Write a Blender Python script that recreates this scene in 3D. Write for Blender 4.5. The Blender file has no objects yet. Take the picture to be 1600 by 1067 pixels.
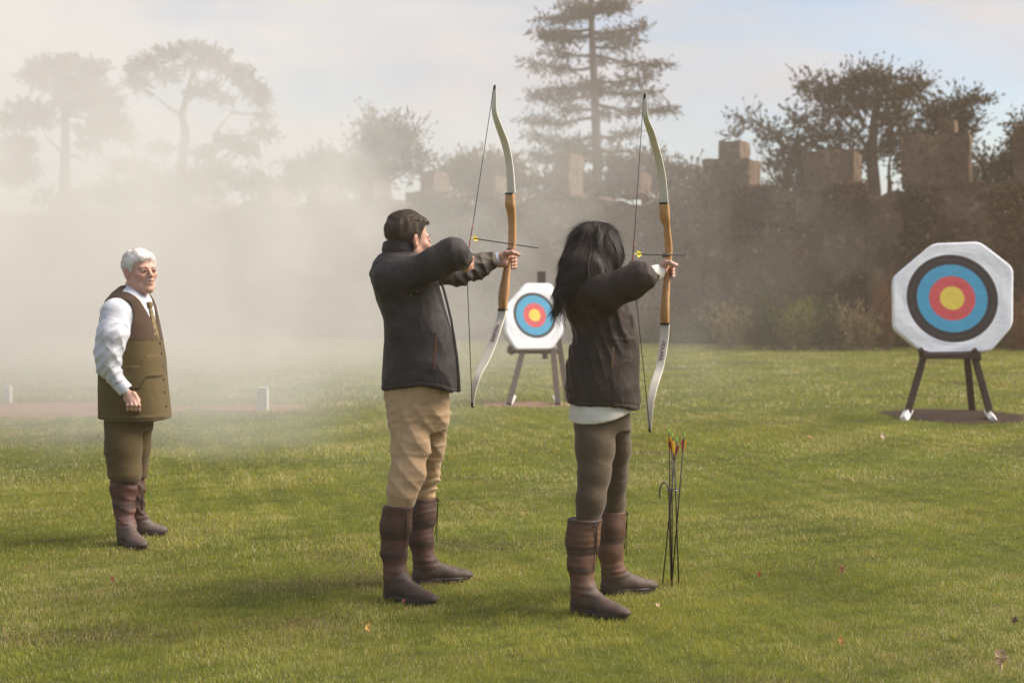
import bpy, math, random
import numpy as np
from mathutils import Vector

# ------------------------------------------------------------------ camera
sc = bpy.context.scene
COL = sc.collection
R = math.radians
F = 2222.0            # focal length in pixels of a 1600 px wide frame
CAMZ = 1.42
PITCH = math.atan(78.5 / F)
cam_d = bpy.data.cameras.new("camera")
cam = bpy.data.objects.new("camera", cam_d)
COL.objects.link(cam)
cam.location = (0, 0, CAMZ)
cam.rotation_euler = (R(90) - PITCH, 0, 0)
cam_d.sensor_width = 36
cam_d.lens = F / 1600 * 36
cam_d.clip_start = .1
cam_d.clip_end = 1000
cam_d.dof.use_dof = True
cam_d.dof.focus_distance = 7.0
cam_d.dof.aperture_fstop = 2.8
sc.camera = cam

# ------------------------------------------------------------------ light
HAZE, SMOKE_A, SMOKE_B = .0021, .150, .066
SUN_AZ, SUN_EL = R(10), R(45)      # azimuth from +X towards +Y
world = bpy.data.worlds.new("World")
sc.world = world
world.use_nodes = True
wn, wl = world.node_tree.nodes, world.node_tree.links
wn.clear()
wo = wn.new("ShaderNodeOutputWorld")
bg = wn.new("ShaderNodeBackground")
sky = wn.new("ShaderNodeTexSky")
sky.sky_type = 'NISHITA'
sky.sun_disc = False
sky.sun_elevation = SUN_EL
sky.sun_rotation = R(90) - SUN_AZ
sky.air_density = 1.0
sky.dust_density = 2.0
bg.inputs['Strength'].default_value = .0625
tc = wn.new("ShaderNodeTexCoord")
mp = wn.new("ShaderNodeMapping")
mp.inputs['Scale'].default_value = (1.0, 1.0, 4.2)
mp.inputs['Location'].default_value = (3.1, 1.2, .35)
nz = wn.new("ShaderNodeTexNoise")
nz.inputs['Scale'].default_value = 3.4
nz.inputs['Detail'].default_value = 6
nz.inputs['Roughness'].default_value = .55
nz.inputs['Distortion'].default_value = .35
cr = wn.new("ShaderNodeValToRGB")
cr.color_ramp.elements[0].position = .42
cr.color_ramp.elements[0].color = (.15, .15, .15, 1)
cr.color_ramp.elements[1].position = .60
cr.color_ramp.elements[1].color = (1, 1, 1, 1)
nz2 = wn.new("ShaderNodeTexNoise")
nz2.inputs['Scale'].default_value = 5.0
nz2.inputs['Detail'].default_value = 5
cc = wn.new("ShaderNodeValToRGB")
cc.color_ramp.elements[0].position = .3
cc.color_ramp.elements[0].color = (5.3, 5.5, 6.0, 1)
cc.color_ramp.elements[1].position = .75
cc.color_ramp.elements[1].color = (6.5, 6.55, 6.75, 1)
mx = wn.new("ShaderNodeMix")
mx.data_type = 'RGBA'
wl.new(tc.outputs['Generated'], mp.inputs['Vector'])
wl.new(mp.outputs['Vector'], nz.inputs['Vector'])
wl.new(mp.outputs['Vector'], nz2.inputs['Vector'])
wl.new(nz.outputs['Fac'], cr.inputs['Fac'])
wl.new(nz2.outputs['Fac'], cc.inputs['Fac'])
wl.new(cr.outputs['Color'], mx.inputs['Factor'])
hs = wn.new("ShaderNodeHueSaturation")
hs.inputs['Saturation'].default_value = 1.25
hs.inputs['Value'].default_value = 1.5
wl.new(sky.outputs['Color'], hs.inputs['Color'])
wl.new(hs.outputs['Color'], mx.inputs[6])
wl.new(cc.outputs['Color'], mx.inputs[7])
wl.new(mx.outputs[2], bg.inputs['Color'])
wl.new(bg.outputs['Background'], wo.inputs['Surface'])

sun_d = bpy.data.lights.new("sun", 'SUN')
sun_d.energy = 3.8
sun_d.angle = R(40.0)
sun_d.color = (1.0, .91, .79)
sun = bpy.data.objects.new("sun", sun_d)
COL.objects.link(sun)
sv = Vector((math.cos(SUN_EL) * math.cos(SUN_AZ), math.cos(SUN_EL) * math.sin(SUN_AZ), math.sin(SUN_EL)))
sun.rotation_euler = sv.to_track_quat('Z', 'Y').to_euler()
sun.location = (20, 10, 20)

sc.view_settings.view_transform = 'Standard'
sc.view_settings.look = 'None'
sc.view_settings.exposure = .93
sc.view_settings.gamma = 1
sc.render.engine = 'CYCLES'
cy = sc.cycles
cy.use_denoising = True
cy.max_bounces = 6
cy.diffuse_bounces = 3
cy.glossy_bounces = 2
cy.transmission_bounces = 4
cy.volume_bounces = 3
cy.volume_step_rate = .6
cy.volume_max_steps = 64
cy.transparent_max_bounces = 8
cy.sample_clamp_indirect = 4.0

# ------------------------------------------------------------------ helpers
rng = np.random.default_rng(7)
random.seed(7)
CP, SP = math.cos(PITCH), math.sin(PITCH)


def P(px, py, Y):
    """Point of the place seen at photo pixel (px, py), standing at distance Y."""
    a, b = (px - 800) / F, (533.5 - py) / F
    dx, dy, dz = a, CP + b * SP, b * CP - SP
    t = Y / dy
    return np.array((dx * t, Y, CAMZ + dz * t))


def G(px, py, z=0.):
    a, b = (px - 800) / F, (533.5 - py) / F
    dx, dy, dz = a, CP + b * SP, b * CP - SP
    t = (z - CAMZ) / dz
    return np.array((dx * t, dy * t, z))


def tag(o, label=None, cat=None, group=None, kind=None):
    if label: o["label"] = label
    if cat: o["category"] = cat
    if group: o["group"] = group
    if kind: o["kind"] = kind
    return o


def empty(name, loc, label, cat, group=None):
    o = bpy.data.objects.new(name, None)
    COL.objects.link(o)
    o.location = Vector([float(v) for v in loc])
    o.empty_display_size = .1
    return tag(o, label, cat, group)


def ROOTPOS(o):
    v = np.zeros(3)
    while o is not None:
        v += np.array(o.location)
        o = o.parent
    return v


def mesh(name, V, Fc, mat=None, parent=None, smooth=True, col=None, mats=None, mi=None, origin=None):
    """V (n,3) world coordinates, Fc (m,k) index array or list of such arrays."""
    V = np.asarray(V, dtype=np.float32).reshape(-1, 3)
    fl = Fc if isinstance(Fc, list) else [Fc]
    fl = [np.asarray(f, dtype=np.int32) for f in fl if len(f)]
    base = ROOTPOS(parent) if parent is not None else np.zeros(3)
    org = np.zeros(3)
    if parent is None:
        org = np.array((V[:, 0].mean(), V[:, 1].mean(), V[:, 2].min())) if origin is None else np.array(origin)
        base = org
    me = bpy.data.meshes.new(name)
    me.vertices.add(len(V))
    me.vertices.foreach_set('co', (V - base.astype(np.float32)).ravel())
    tot = sum(f.size for f in fl)
    me.loops.add(tot)
    me.loops.foreach_set('vertex_index', np.concatenate([f.ravel() for f in fl]))
    ls, lt, s = [], [], 0
    for f in fl:
        n, k = f.shape
        ls.append(s + np.arange(n) * k)
        lt.append(np.full(n, k))
        s += n * k
    ls, lt = np.concatenate(ls).astype(np.int32), np.concatenate(lt).astype(np.int32)
    me.polygons.add(len(ls))
    me.polygons.foreach_set('loop_start', ls)
    me.polygons.foreach_set('loop_total', lt)
    me.polygons.foreach_set('use_smooth', np.full(len(ls), bool(smooth)))
    if mats:
        for m in mats: me.materials.append(m)
        me.polygons.foreach_set('material_index', np.asarray(mi, dtype=np.int32))
    elif mat:
        me.materials.append(mat)
    me.update(calc_edges=True)
    if col is not None:
        c = np.ones((len(V), 4), dtype=np.float32)
        c[:, :3] = col
        at = me.color_attributes.new('Col', 'FLOAT_COLOR', 'POINT')
        at.data.foreach_set('color', c.ravel())
    me.validate()
    o = bpy.data.objects.new(name, me)
    COL.objects.link(o)
    if parent is not None:
        o.parent = parent
    else:
        o.location = Vector([float(v) for v in org])
    return o


class MB:
    """Collects boxes, tubes and prisms, to be linked as ONE mesh object."""
    def __init__(s): s.V, s.q, s.t, s.n, s.c = [], [], [], 0, []

    def add(s, V, q=(), t=(), c=None):
        V = np.asarray(V, dtype=float).reshape(-1, 3)
        if len(q): s.q.append(np.asarray(q) + s.n)
        if len(t): s.t.append(np.asarray(t) + s.n)
        s.V.append(V)
        s.c.append(np.tile(np.array(c if c is not None else (1, 1, 1)), (len(V), 1)) if np.ndim(c) < 2 else c)
        s.n += len(V)

    def box(s, c, h, ax=None, c_=None):
        ax = np.eye(3) if ax is None else np.array(ax)
        V = [np.array(c) + (i * h[0]) * ax[0] + (j * h[1]) * ax[1] + (k * h[2]) * ax[2] for i in (-1, 1) for j in (-1, 1) for k in (-1, 1)]
        s.add(V, [(0, 1, 3, 2), (4, 6, 7, 5), (0, 4, 5, 1), (2, 3, 7, 6), (0, 2, 6, 4), (1, 5, 7, 3)], c=c_)

    def tube(s, pts, rad, k=8, c=None, cap=True, asp=1.0, up=None):
        pts = [np.array(p, float) for p in pts]
        n = len(pts)
        rad = [rad] * n if np.isscalar(rad) else list(rad)
        V, pv = [], None
        for i, p in enumerate(pts):
            t = pts[min(i + 1, n - 1)] - pts[max(i - 1, 0)]
            t = t / (np.linalg.norm(t) + 1e-9)
            u = np.array(up if up is not None else ((0, 0, 1) if abs(t[2]) < .9 else (1, 0, 0)), float) if pv is None else pv
            u = u - t * u.dot(t)
            u /= np.linalg.norm(u) + 1e-9
            pv = u
            w = np.cross(t, u)
            for j in range(k):
                a = 2 * math.pi * j / k
                V.append(p + rad[i] * (math.cos(a) * u + asp * math.sin(a) * w))
        q = [(i * k + j, i * k + (j + 1) % k, (i + 1) * k + (j + 1) % k, (i + 1) * k + j) for i in range(n - 1) for j in range(k)]
        t = []
        if cap:
            V += [pts[0], pts[-1]]
            a, b = n * k, n * k + 1
            t = [(a, (j + 1) % k, j) for j in range(k)] + [(b, (n - 1) * k + j, (n - 1) * k + (j + 1) % k) for j in range(k)]
        s.add(V, q, t, c)

    def lathe(s, c, prof, k=24, ax=None, c_=None):
        ax = np.eye(3) if ax is None else np.array(ax)
        V = [np.array(c) + r * math.cos(2 * math.pi * j / k) * ax[0] + r * math.sin(2 * math.pi * j / k) * ax[1] + z * ax[2] for r, z in prof for j in range(k)]
        q = [(i * k + j, i * k + (j + 1) % k, (i + 1) * k + (j + 1) % k, (i + 1) * k + j) for i in range(len(prof) - 1) for j in range(k)]
        s.add(V, q, c=c_)

    def build(s, name, mat, parent=None, smooth=False, usecol=False):
        fl = []
        if s.q: fl.append(np.concatenate(s.q))
        if s.t: fl.append(np.concatenate(s.t))
        return mesh(name, np.concatenate(s.V), fl, mat, parent, smooth, col=np.concatenate(s.c) if usecol else None)


def bevel(o, w=.004, seg=2):
    m = o.modifiers.new("bevel", 'BEVEL')
    m.width, m.segments, m.limit_method = w, seg, 'ANGLE'
    m.angle_limit = R(40)
    return o


# ------------------------------------------------------------------ materials
def mat(name, col=(.5, .5, .5), rough=.7, noise=None, bump=None, attr=False, spec=.4, sheen=0, sub=0, trans=0, metal=0, mottle=None):
    """noise = (scale, amount), bump = list of (scale, strength, detail[, stretch xyz]), mottle = (scale, colour, lo, hi)"""
    m = bpy.data.materials.new(name)
    m.use_nodes = True
    n, l = m.node_tree.nodes, m.node_tree.links
    b = n['Principled BSDF']
    b.inputs['Roughness'].default_value = rough
    b.inputs['Specular IOR Level'].default_value = spec
    b.inputs['Metallic'].default_value = metal
    if sheen:
        b.inputs['Sheen Weight'].default_value = sheen
        b.inputs['Sheen Roughness'].default_value = .5
    if sub:
        b.inputs['Subsurface Weight'].default_value = sub
        b.inputs['Subsurface Radius'].default_value = (.02, .008, .004)
        b.inputs['Subsurface Scale'].default_value = .5
    if trans:
        b.inputs['Transmission Weight'].default_value = 0
    geo = n.new("ShaderNodeNewGeometry")
    src = None
    if attr:
        a = n.new("ShaderNodeAttribute")
        a.attribute_name = 'Col'
        src = a.outputs['Color']
    else:
        rgb = n.new("ShaderNodeRGB")
        rgb.outputs[0].default_value = (*col, 1)
        src = rgb.outputs[0]

    def noise_tex(scale, detail=4, stretch=(1, 1, 1)):
        t = n.new("ShaderNodeTexNoise")
        t.inputs['Scale'].default_value = scale
        t.inputs['Detail'].default_value = detail
        t.inputs['Roughness'].default_value = .6
        mpn = n.new("ShaderNodeMapping")
        mpn.inputs['Scale'].default_value = stretch
        l.new(geo.outputs['Position'], mpn.inputs['Vector'])
        l.new(mpn.outputs['Vector'], t.inputs['Vector'])
        return t
    if mottle:
        for (s_, c2, lo, hi) in (mottle if isinstance(mottle, list) else [mottle]):
            t = noise_tex(s_, 6)
            r_ = n.new("ShaderNodeMapRange")
            r_.inputs['From Min'].default_value, r_.inputs['From Max'].default_value = lo, hi
            l.new(t.outputs['Fac'], r_.inputs['Value'])
            x = n.new("ShaderNodeMix")
            x.data_type = 'RGBA'
            l.new(r_.outputs['Result'], x.inputs['Factor'])
            l.new(src, x.inputs[6])
            x.inputs[7].default_value = (*c2, 1)
            src = x.outputs[2]
    if noise:
        t = noise_tex(noise[0], 5)
        r_ = n.new("ShaderNodeMapRange")
        r_.inputs['From Min'].default_value, r_.inputs['From Max'].default_value = .3, .7
        r_.inputs['To Min'].default_value, r_.inputs['To Max'].default_value = 1 - noise[1], 1 + noise[1]
        l.new(t.outputs['Fac'], r_.inputs['Value'])
        x = n.new("ShaderNodeMix")
        x.data_type, x.blend_type = 'RGBA', 'MULTIPLY'
        x.inputs['Factor'].default_value = 1
        l.new(src, x.inputs[6])
        l.new(r_.outputs['Result'], x.inputs[7])
        src = x.outputs[2]
    l.new(src, b.inputs['Base Color'])
    if bump:
        prev = None
        for bb in bump:
            t = noise_tex(bb[0], bb[2], bb[3] if len(bb) > 3 else (1, 1, 1))
            hgt = t.outputs['Fac']
            if len(bb) > 5:      # creases: the height falls to sharp winding valleys
                t.inputs['Distortion'].default_value = .8
                t.inputs['Roughness'].default_value = .45
                s1_ = n.new('ShaderNodeMath'); s1_.operation = 'SUBTRACT'; s1_.inputs[1].default_value = .5
                s2_ = n.new('ShaderNodeMath'); s2_.operation = 'ABSOLUTE'
                s3_ = n.new('ShaderNodeMath'); s3_.operation = 'POWER'; s3_.inputs[1].default_value = .7
                l.new(hgt, s1_.inputs[0]); l.new(s1_.outputs[0], s2_.inputs[0]); l.new(s2_.outputs[0], s3_.inputs[0])
                s4_ = n.new('ShaderNodeMath'); s4_.operation = 'MULTIPLY'; s4_.inputs[1].default_value = -1
                l.new(s3_.outputs[0], s4_.inputs[0])
                hgt = s4_.outputs[0]
            u = n.new("ShaderNodeBump")
            u.inputs['Strength'].default_value = bb[1]
            u.inputs['Distance'].default_value = bb[4] if len(bb) > 4 else .01
            l.new(hgt, u.inputs['Height'])
            if prev: l.new(prev, u.inputs['Normal'])
            prev = u.outputs['Normal']
        l.new(prev, b.inputs['Normal'])
    if trans:      # thin leaves: some of the light goes through
        tr = n.new("ShaderNodeBsdfTranslucent")
        l.new(src, tr.inputs['Color'])
        ms = n.new("ShaderNodeMixShader")
        ms.inputs[0].default_value = trans
        l.new(b.outputs[0], ms.inputs[1])
        l.new(tr.outputs[0], ms.inputs[2])
        l.new(ms.outputs[0], n['Material Output'].inputs['Surface'])
    return m


M = {}
M['ground'] = mat('ground', (.095, .105, .022), .95, noise=(.9, .3), mottle=[(1.7, (.10, .085, .035), .5, .75), (9, (.030, .040, .010), .45, .8)], bump=[(40, .8, 5), (8, .4, 3)], spec=.1)
M['soil'] = mat('soil', (.034, .021, .015), .95, noise=(6, .4), mottle=(14, (.06, .04, .03), .5, .8), bump=[(30, 1, 6)], spec=.1)
M['dry_soil'] = mat('dry_soil', (.22, .13, .10), .95, noise=(4, .3), bump=[(30, 1, 6)], spec=.1)
M['grass'] = mat('grass', rough=.55, attr=True, spec=.25, trans=.4, noise=(1.1, .16))
M['leaf'] = mat('foliage', rough=.75, attr=True, spec=.15, trans=.25)
M['bark'] = mat('bark', (.10, .075, .06), .9, noise=(3, .3), bump=[(12, .9, 5, (1, 1, .25))], spec=.1)
M['dead_leaf'] = mat('dead_leaf', rough=.7, attr=True, trans=.3, noise=(60, .3))
M['straw'] = mat('straw', (.42, .29, .15), .85, noise=(60, .4), bump=[(120, .8, 3)])
M['foam'] = mat('target_cover', rough=.75, attr=True, noise=(14, .05), bump=[(7, .25, 2, (1, 1, 2.2), .02)])
M['dark_wood'] = mat('dark_wood', (.060, .036, .028), .7, noise=(20, .3), bump=[(30, .5, 4, (3, 3, .3))])
M['white_paint'] = mat('white_paint', (.72, .70, .66), .6, noise=(30, .12))
M['concrete'] = mat('concrete', (.50, .49, .46), .85, noise=(20, .15), bump=[(40, .5, 4)])
M['wood'] = mat('laminated_wood', (.52, .28, .115), .32, noise=(26, .12), bump=[(120, .12, 3, (1, 1, .1))], spec=.5, mottle=(70, (.36, .16, .06), .5, .8))
M['dark_edge'] = mat('dark_laminate', (.03, .022, .02), .4)
M['limb'] = mat('cream_limb', (.74, .68, .58), .28, noise=(10, .04), spec=.5)
M['string'] = mat('string', (.012, .011, .012), .6)
M['serving'] = mat('serving', (.30, .05, .03), .6)
M['shaft'] = mat('shaft', (.016, .013, .013), .5, spec=.25)
M['steel'] = mat('steel', (.20, .18, .17), .4, metal=.8, noise=(40, .2))
M['ink'] = mat('ink', (.16, .02, .03), .5)
M['skin'] = mat('skin', rough=.5, attr=True, sub=.12, spec=.35, noise=(70, .08), bump=[(220, .25, 3, (1, 1, 1), .002), (60, .2, 3, (1, 1, 1), .003)])
M['hair'] = mat('hair', rough=.55, attr=True, spec=.3, bump=[(260, .5, 3, (1, 1, .25), .004)])
M['wax'] = mat('waxed_cotton', rough=.68, attr=True, spec=.22, noise=(11, .20), bump=[(6, .38, 2, (1, 1, .7), .03, 'C'), (17, .40, 2, (1, 1, .7), .010, 'C'), (500, .12, 2, (1, 1, 1), .001)])
M['cotton'] = mat('cotton', rough=.85, attr=True, spec=.15, sheen=.15, noise=(16, .09), bump=[(5, .26, 2, (1, 1, 1.6), .022, 'C'), (15, .22, 2, (1, 1, 1.6), .008, 'C'), (900, .15, 2, (1, 1, 1), .001)])
M['tweed'] = mat('tweed', rough=.95, attr=True, spec=.1, sheen=.1, noise=(330, .28), bump=[(5, .25, 2, (1, 1, 1), .02, 'C'), (500, .5, 2, (1, 1, 1), .002)])
M['suede'] = mat('boot_leather', rough=.62, attr=True, spec=.3, noise=(17, .26), bump=[(9, .30, 2, (1, 1, 2.2), .010, 'C'), (250, .3, 3, (1, 1, 1), .002)])
M['rubber'] = mat('rubber', (.028, .022, .020), .6, noise=(50, .2), bump=[(60, .4, 2)])
M['eye'] = mat('eye', rough=.15, attr=True, spec=.5)
# ------------------------------------------------------------------ ground
XL, XH, YL, YH = -64., 64., -12., 92.
nx, ny = 65, 53
gx, gy = np.meshgrid(np.linspace(XL, XH, nx), np.linspace(YL, YH, ny), indexing='ij')
idx = np.arange(nx * ny).reshape(nx, ny)
mesh('ground', np.stack([gx, gy, gx * 0], -1), np.stack([idx[:-1, :-1], idx[1:, :-1], idx[1:, 1:], idx[:-1, 1:]], -1).reshape(-1, 4), M['ground'], smooth=True, origin=(0, 0, 0))["kind"] = 'structure'


def patch(name, c, rx, ry, m, seed, z=.004):
    k = 72
    r_ = np.random.default_rng(seed)
    a = np.arange(k) * 2 * math.pi / k
    w = 1 + .05 * np.sin(3 * a + seed) + .04 * np.sin(7 * a + 2 * seed) + .03 * r_.normal(size=k)
    V = np.concatenate([[[c[0], c[1], z]], np.stack([c[0] + rx * w * np.cos(a), c[1] + ry * w * np.sin(a), np.full(k, z)], -1)])
    o = mesh(name, V, np.array([(0, 1 + j, 1 + (j + 1) % k) for j in range(k)]), m, smooth=False)
    o["kind"] = 'structure'
    return (c[0], c[1], rx, ry)


PATCH = [patch('soil_patch', G(1492, 650), .80, .98, M['soil'], 1),
         patch('soil_patch', G(822, 632), .56, .42, M['dry_soil'], 2, .005),
         patch('soil_patch', G(100, 640), 1.55, 1.15, M['dry_soil'], 3),
         patch('soil_patch', G(395, 638), .70, .45, M['dry_soil'], 4, .006)]


def snoise(p, s, seed):
    """cheap smooth pseudo-noise in about -1..1; p (n,3) or (n,2)"""
    r_ = np.random.default_rng(seed)
    d = p.shape[1]
    o = np.zeros(len(p), dtype=np.float32)
    for k in range(6):
        v = r_.normal(size=d)
        v *= s * (.6 + .9 * r_.random()) / np.linalg.norm(v)
        o += np.sin(p @ v.astype(np.float32) + r_.random() * 6.28).astype(np.float32)
    return o / 2.6


# ------------------------------------------------------------------ grass
def grass(y0, y1, dens, w, h, seed, segs=2, keep=1.0):
    r_ = np.random.default_rng(seed)
    area = (y1 - y0) * (.76 * y1 + 1.6)
    n = int(area * dens)
    y = y0 + (y1 - y0) * r_.random(n)
    x = (r_.random(n) - .5) * (.76 * y1 + 1.6)
    k = np.abs(x) < (.38 * y + .8)
    x, y = x[k], y[k]
    bad = np.zeros(len(x), bool)
    for (cx, cy_, rx, ry) in PATCH:
        q = ((x - cx) / rx) ** 2 + ((y - cy_) / ry) ** 2
        bad |= q < 1 + .18 * r_.normal(size=len(x))
    x, y = x[~bad], y[~bad]
    n = len(x)
    p2 = np.stack([x, y], -1).astype(np.float32)
    big, mid, sm = snoise(p2, 1.3, 11), snoise(p2, 4.6, 12), snoise(p2, 17., 13)
    tuft = snoise(p2, 38., 14)
    hh = h * (1 + .10 * big + .14 * mid + .20 * sm + .22 * tuft) * (.5 + .8 * r_.random(n))
    hh = np.clip(hh, h * .25, h * 2.1)
    tall = r_.random(n) < .012
    hh[tall] *= 1.5
    az = r_.random(n) * 6.283 + .0
    lean = (.15 + .75 * r_.random(n)) * hh
    comb = np.stack([snoise(p2, 6, 21), snoise(p2, 6, 22)], -1) * .25
    dx, dy = np.cos(az) * lean + comb[:, 0] * hh, np.sin(az) * lean + comb[:, 1] * hh
    wa = r_.random(n) * 6.283
    ww = w * (.6 + .8 * r_.random(n))
    ux, uy = np.cos(wa) * ww / 2, np.sin(wa) * ww / 2
    z0 = np.zeros(n) - .004
    V = np.empty((n, 5, 3), np.float32)
    V[:, 0] = np.stack([x - ux, y - uy, z0], -1)
    V[:, 1] = np.stack([x + ux, y + uy, z0], -1)
    V[:, 2] = np.stack([x + .38 * dx + ux * .8, y + .38 * dy + uy * .8, hh * .62], -1)
    V[:, 3] = np.stack([x + .38 * dx - ux * .8, y + .38 * dy - uy * .8, hh * .62], -1)
    V[:, 4] = np.stack([x + dx, y + dy, hh], -1)
    b = np.arange(n)[:, None] * 5
    q = b + np.array([[0, 1, 2, 3]])
    t = b + np.array([[3, 2, 4]])
    A, B, C, D = np.array((.215, .260, .028)), np.array((.370, .340, .055)), np.array((.66, .50, .25)), np.array((.100, .130, .018))
    f = np.clip(.42 + .22 * big + .20 * mid + .20 * sm + .26 * r_.normal(size=n), 0, 1)[:, None]
    c = A * (1 - f) + B * f
    dk = (np.clip(-mid * .30 - .22 * sm - tuft * .2 + .22 * r_.normal(size=n), 0, .75))[:, None]
    c = c * (1 - dk) + D * dk
    dry = (r_.random(n) < np.clip(.10 + .12 * mid + .09 * sm + .14 * snoise(p2, 2.6, 31), .05, .6))[:, None]
    worn = np.clip(snoise(p2, 1.9, 41) + .5 * snoise(p2, 6.5, 42) - .75, 0, 1)
    wn = r_.random(n) < worn * .8
    hh_w = wn[:, None]
    c = np.where(hh_w, np.array((.20, .135, .075)) * (.6 + .8 * r_.random((n, 1))), c)
    c = np.where(dry, C * (.7 + .5 * r_.random((n, 1))), c)
    c = np.clip(c * (.82 + .36 * r_.random((n, 1))), .01, .6)
    cc_ = np.repeat(c[:, None, :], 5, 1)
    return V.reshape(-1, 3), q, t, cc_.reshape(-1, 3)


Vs, qs, ts, cs, off = [], [], [], [], 0
for a in ((4.4, 7.2, 14500, .0019, .0175, 1), (7.2, 10.5, 7500, .0027, .019, 2), (10.5, 17, 2100, .0055, .022, 3), (17, 42.5, 340, .015, .028, 4)):
    V, q, t, c = grass(*a)
    Vs.append(V); qs.append(q + off); ts.append(t + off); cs.append(c)
    off += len(V)
g = mesh('grass', np.concatenate(Vs), [np.concatenate(qs), np.concatenate(ts)], M['grass'], smooth=False, col=np.concatenate(cs), origin=(0, 0, 0))
tag(g, 'short green lawn grass with dry tan blades, trodden and uneven', 'grass', kind='stuff')
del Vs, qs, ts, cs, V, q, t, c

# ------------------------------------------------------------------ fallen leaves
def fallen_leaf(px, py, size, c, label, seed, up=.5):
    r_ = np.random.default_rng(seed)
    o = G(px, py)
    k = 14
    V = [np.array((0, 0, 0.))]
    for j in range(k):
        a = 2 * math.pi * j / k
        rr = 1 + .28 * math.cos(a * 5) + .1 * r_.normal()
        V.append(np.array((rr * math.cos(a) * .62, rr * math.sin(a), .25 * math.cos(a) ** 2 + .12 * r_.normal())))
    V = np.array(V) * size / 2
    st = np.array([[0, -1.0, 0], [0.04, -1.7, -.1], [.07, -1.0, .02]]) * size / 2
    V = np.concatenate([V, st])
    t = [(0, 1 + j, 1 + (j + 1) % k) for j in range(k)] + [(k + 1, k + 2, k + 3)]
    ca, sa = math.cos(up), math.sin(up)
    V = V @ np.array([[1, 0, 0], [0, ca, sa], [0, -sa, ca]])
    th = r_.random() * 1.2 - .6
    V = V @ np.array([[math.cos(th), math.sin(th), 0], [-math.sin(th), math.cos(th), 0], [0, 0, 1]])
    V[:, 2] -= V[:, 2].min()
    V = V + o + np.array((0, 0, .022))
    ob = mesh('fallen_leaf', V, np.array(t), M['dead_leaf'], smooth=False, col=np.array(c))
    m = ob.modifiers.new('thick', 'SOLIDIFY'); m.thickness = .0008
    tag(ob, label, 'leaf', 'autumn leaves lying on the lawn')


fallen_leaf(1563, 1060, .075, (.55, .38, .20), 'large pale tan dead leaf lying in the bottom right corner of the lawn', 1, 1.0)
fallen_leaf(1585, 984, .035, (.10, .04, .03), 'dark maroon dead leaf just above the large tan leaf in the bottom right corner', 2, .7)
fallen_leaf(1315, 907, .045, (.60, .34, .16), 'upright orange tan leaf in the grass right of the standing arrows', 3, 1.2)
fallen_leaf(1186, 910, .030, (.34, .07, .03), 'small red leaf between the standing arrows and the upright orange leaf', 4, .8)
fallen_leaf(176, 918, .028, (.34, .10, .05), 'small red leaf in the grass below the older man', 5, 1.0)
fallen_leaf(575, 996, .040, (.55, .33, .10), 'yellow brown leaf in the grass in front of the dark jacketed man', 6, .6)
fallen_leaf(1314, 1020, .035, (.50, .24, .08), 'orange leaf near the bottom edge below the upright orange leaf', 7, 1.0)
fallen_leaf(1379, 691, .07, (.60, .45, .32), 'pale leaf on the lawn in front of the right-hand target', 8, .5)
fallen_leaf(1264, 690, .06, (.55, .36, .14), 'ochre leaf on the lawn well left of the right-hand target stand', 9, .4)
fallen_leaf(631, 951, .030, (.22, .07, .04), 'reddish brown leaf by the toe of the dark jacketed man', 10, .5)
fallen_leaf(1027, 957, .035, (.58, .42, .25), 'pale tan leaf in the grass right of the long haired woman', 11, .4)

# ------------------------------------------------------------------ castle wall
WA, WB = np.array((17.0, 34.2)), np.array((-34.0, 54.6))
wd = (WB - WA) / np.linalg.norm(WB - WA)      # runs to the left and away
wnrm = np.array((wd[1], -wd[0])) * (1 if -wd[0] < 0 else -1)
if wnrm[1] > 0: wnrm = -wnrm
WAX = np.array([[wd[0], wd[1], 0], [wnrm[0], wnrm[1], 0], [0, 0, 1]])
WT = .55
T0, T1 = -1.25, .275


def wall_s(px, depth_off=0.):
    """distance along the wall of what is seen at column px"""
    k = (px - 800) / F
    # WA.x + s wd.x = k (WA.y + s wd.y)
    return (k * WA[1] - WA[0]) / (wd[0] - k * wd[1])


def wall_z(px, py):
    s = wall_s(px)
    return P(px, py, WA[1] + s * wd[1])[2]


def wp(s, t, z): return np.array((WA[0] + s * wd[0] + t * wnrm[0], WA[1] + s * wd[1] + t * wnrm[1], z))


M['stone'] = mat('rubble_stone', (.190, .132, .095), .95, spec=.1, noise=(1.2, .25), mottle=[(3.2, (.34, .25, .185), .55, .70), (1.3, (.085, .055, .038), .50, .70), (9, (.05, .036, .028), .55, .68)], bump=[(7, 1, 5, (1, 1, 1.6), .15)])
WL = np.linalg.norm(WB - WA)
wroot = empty('castle_wall', wp(WL / 2, 0, 0), 'long grey brown rubble stone wall with stepped battlements behind the lawn', 'wall')


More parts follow.
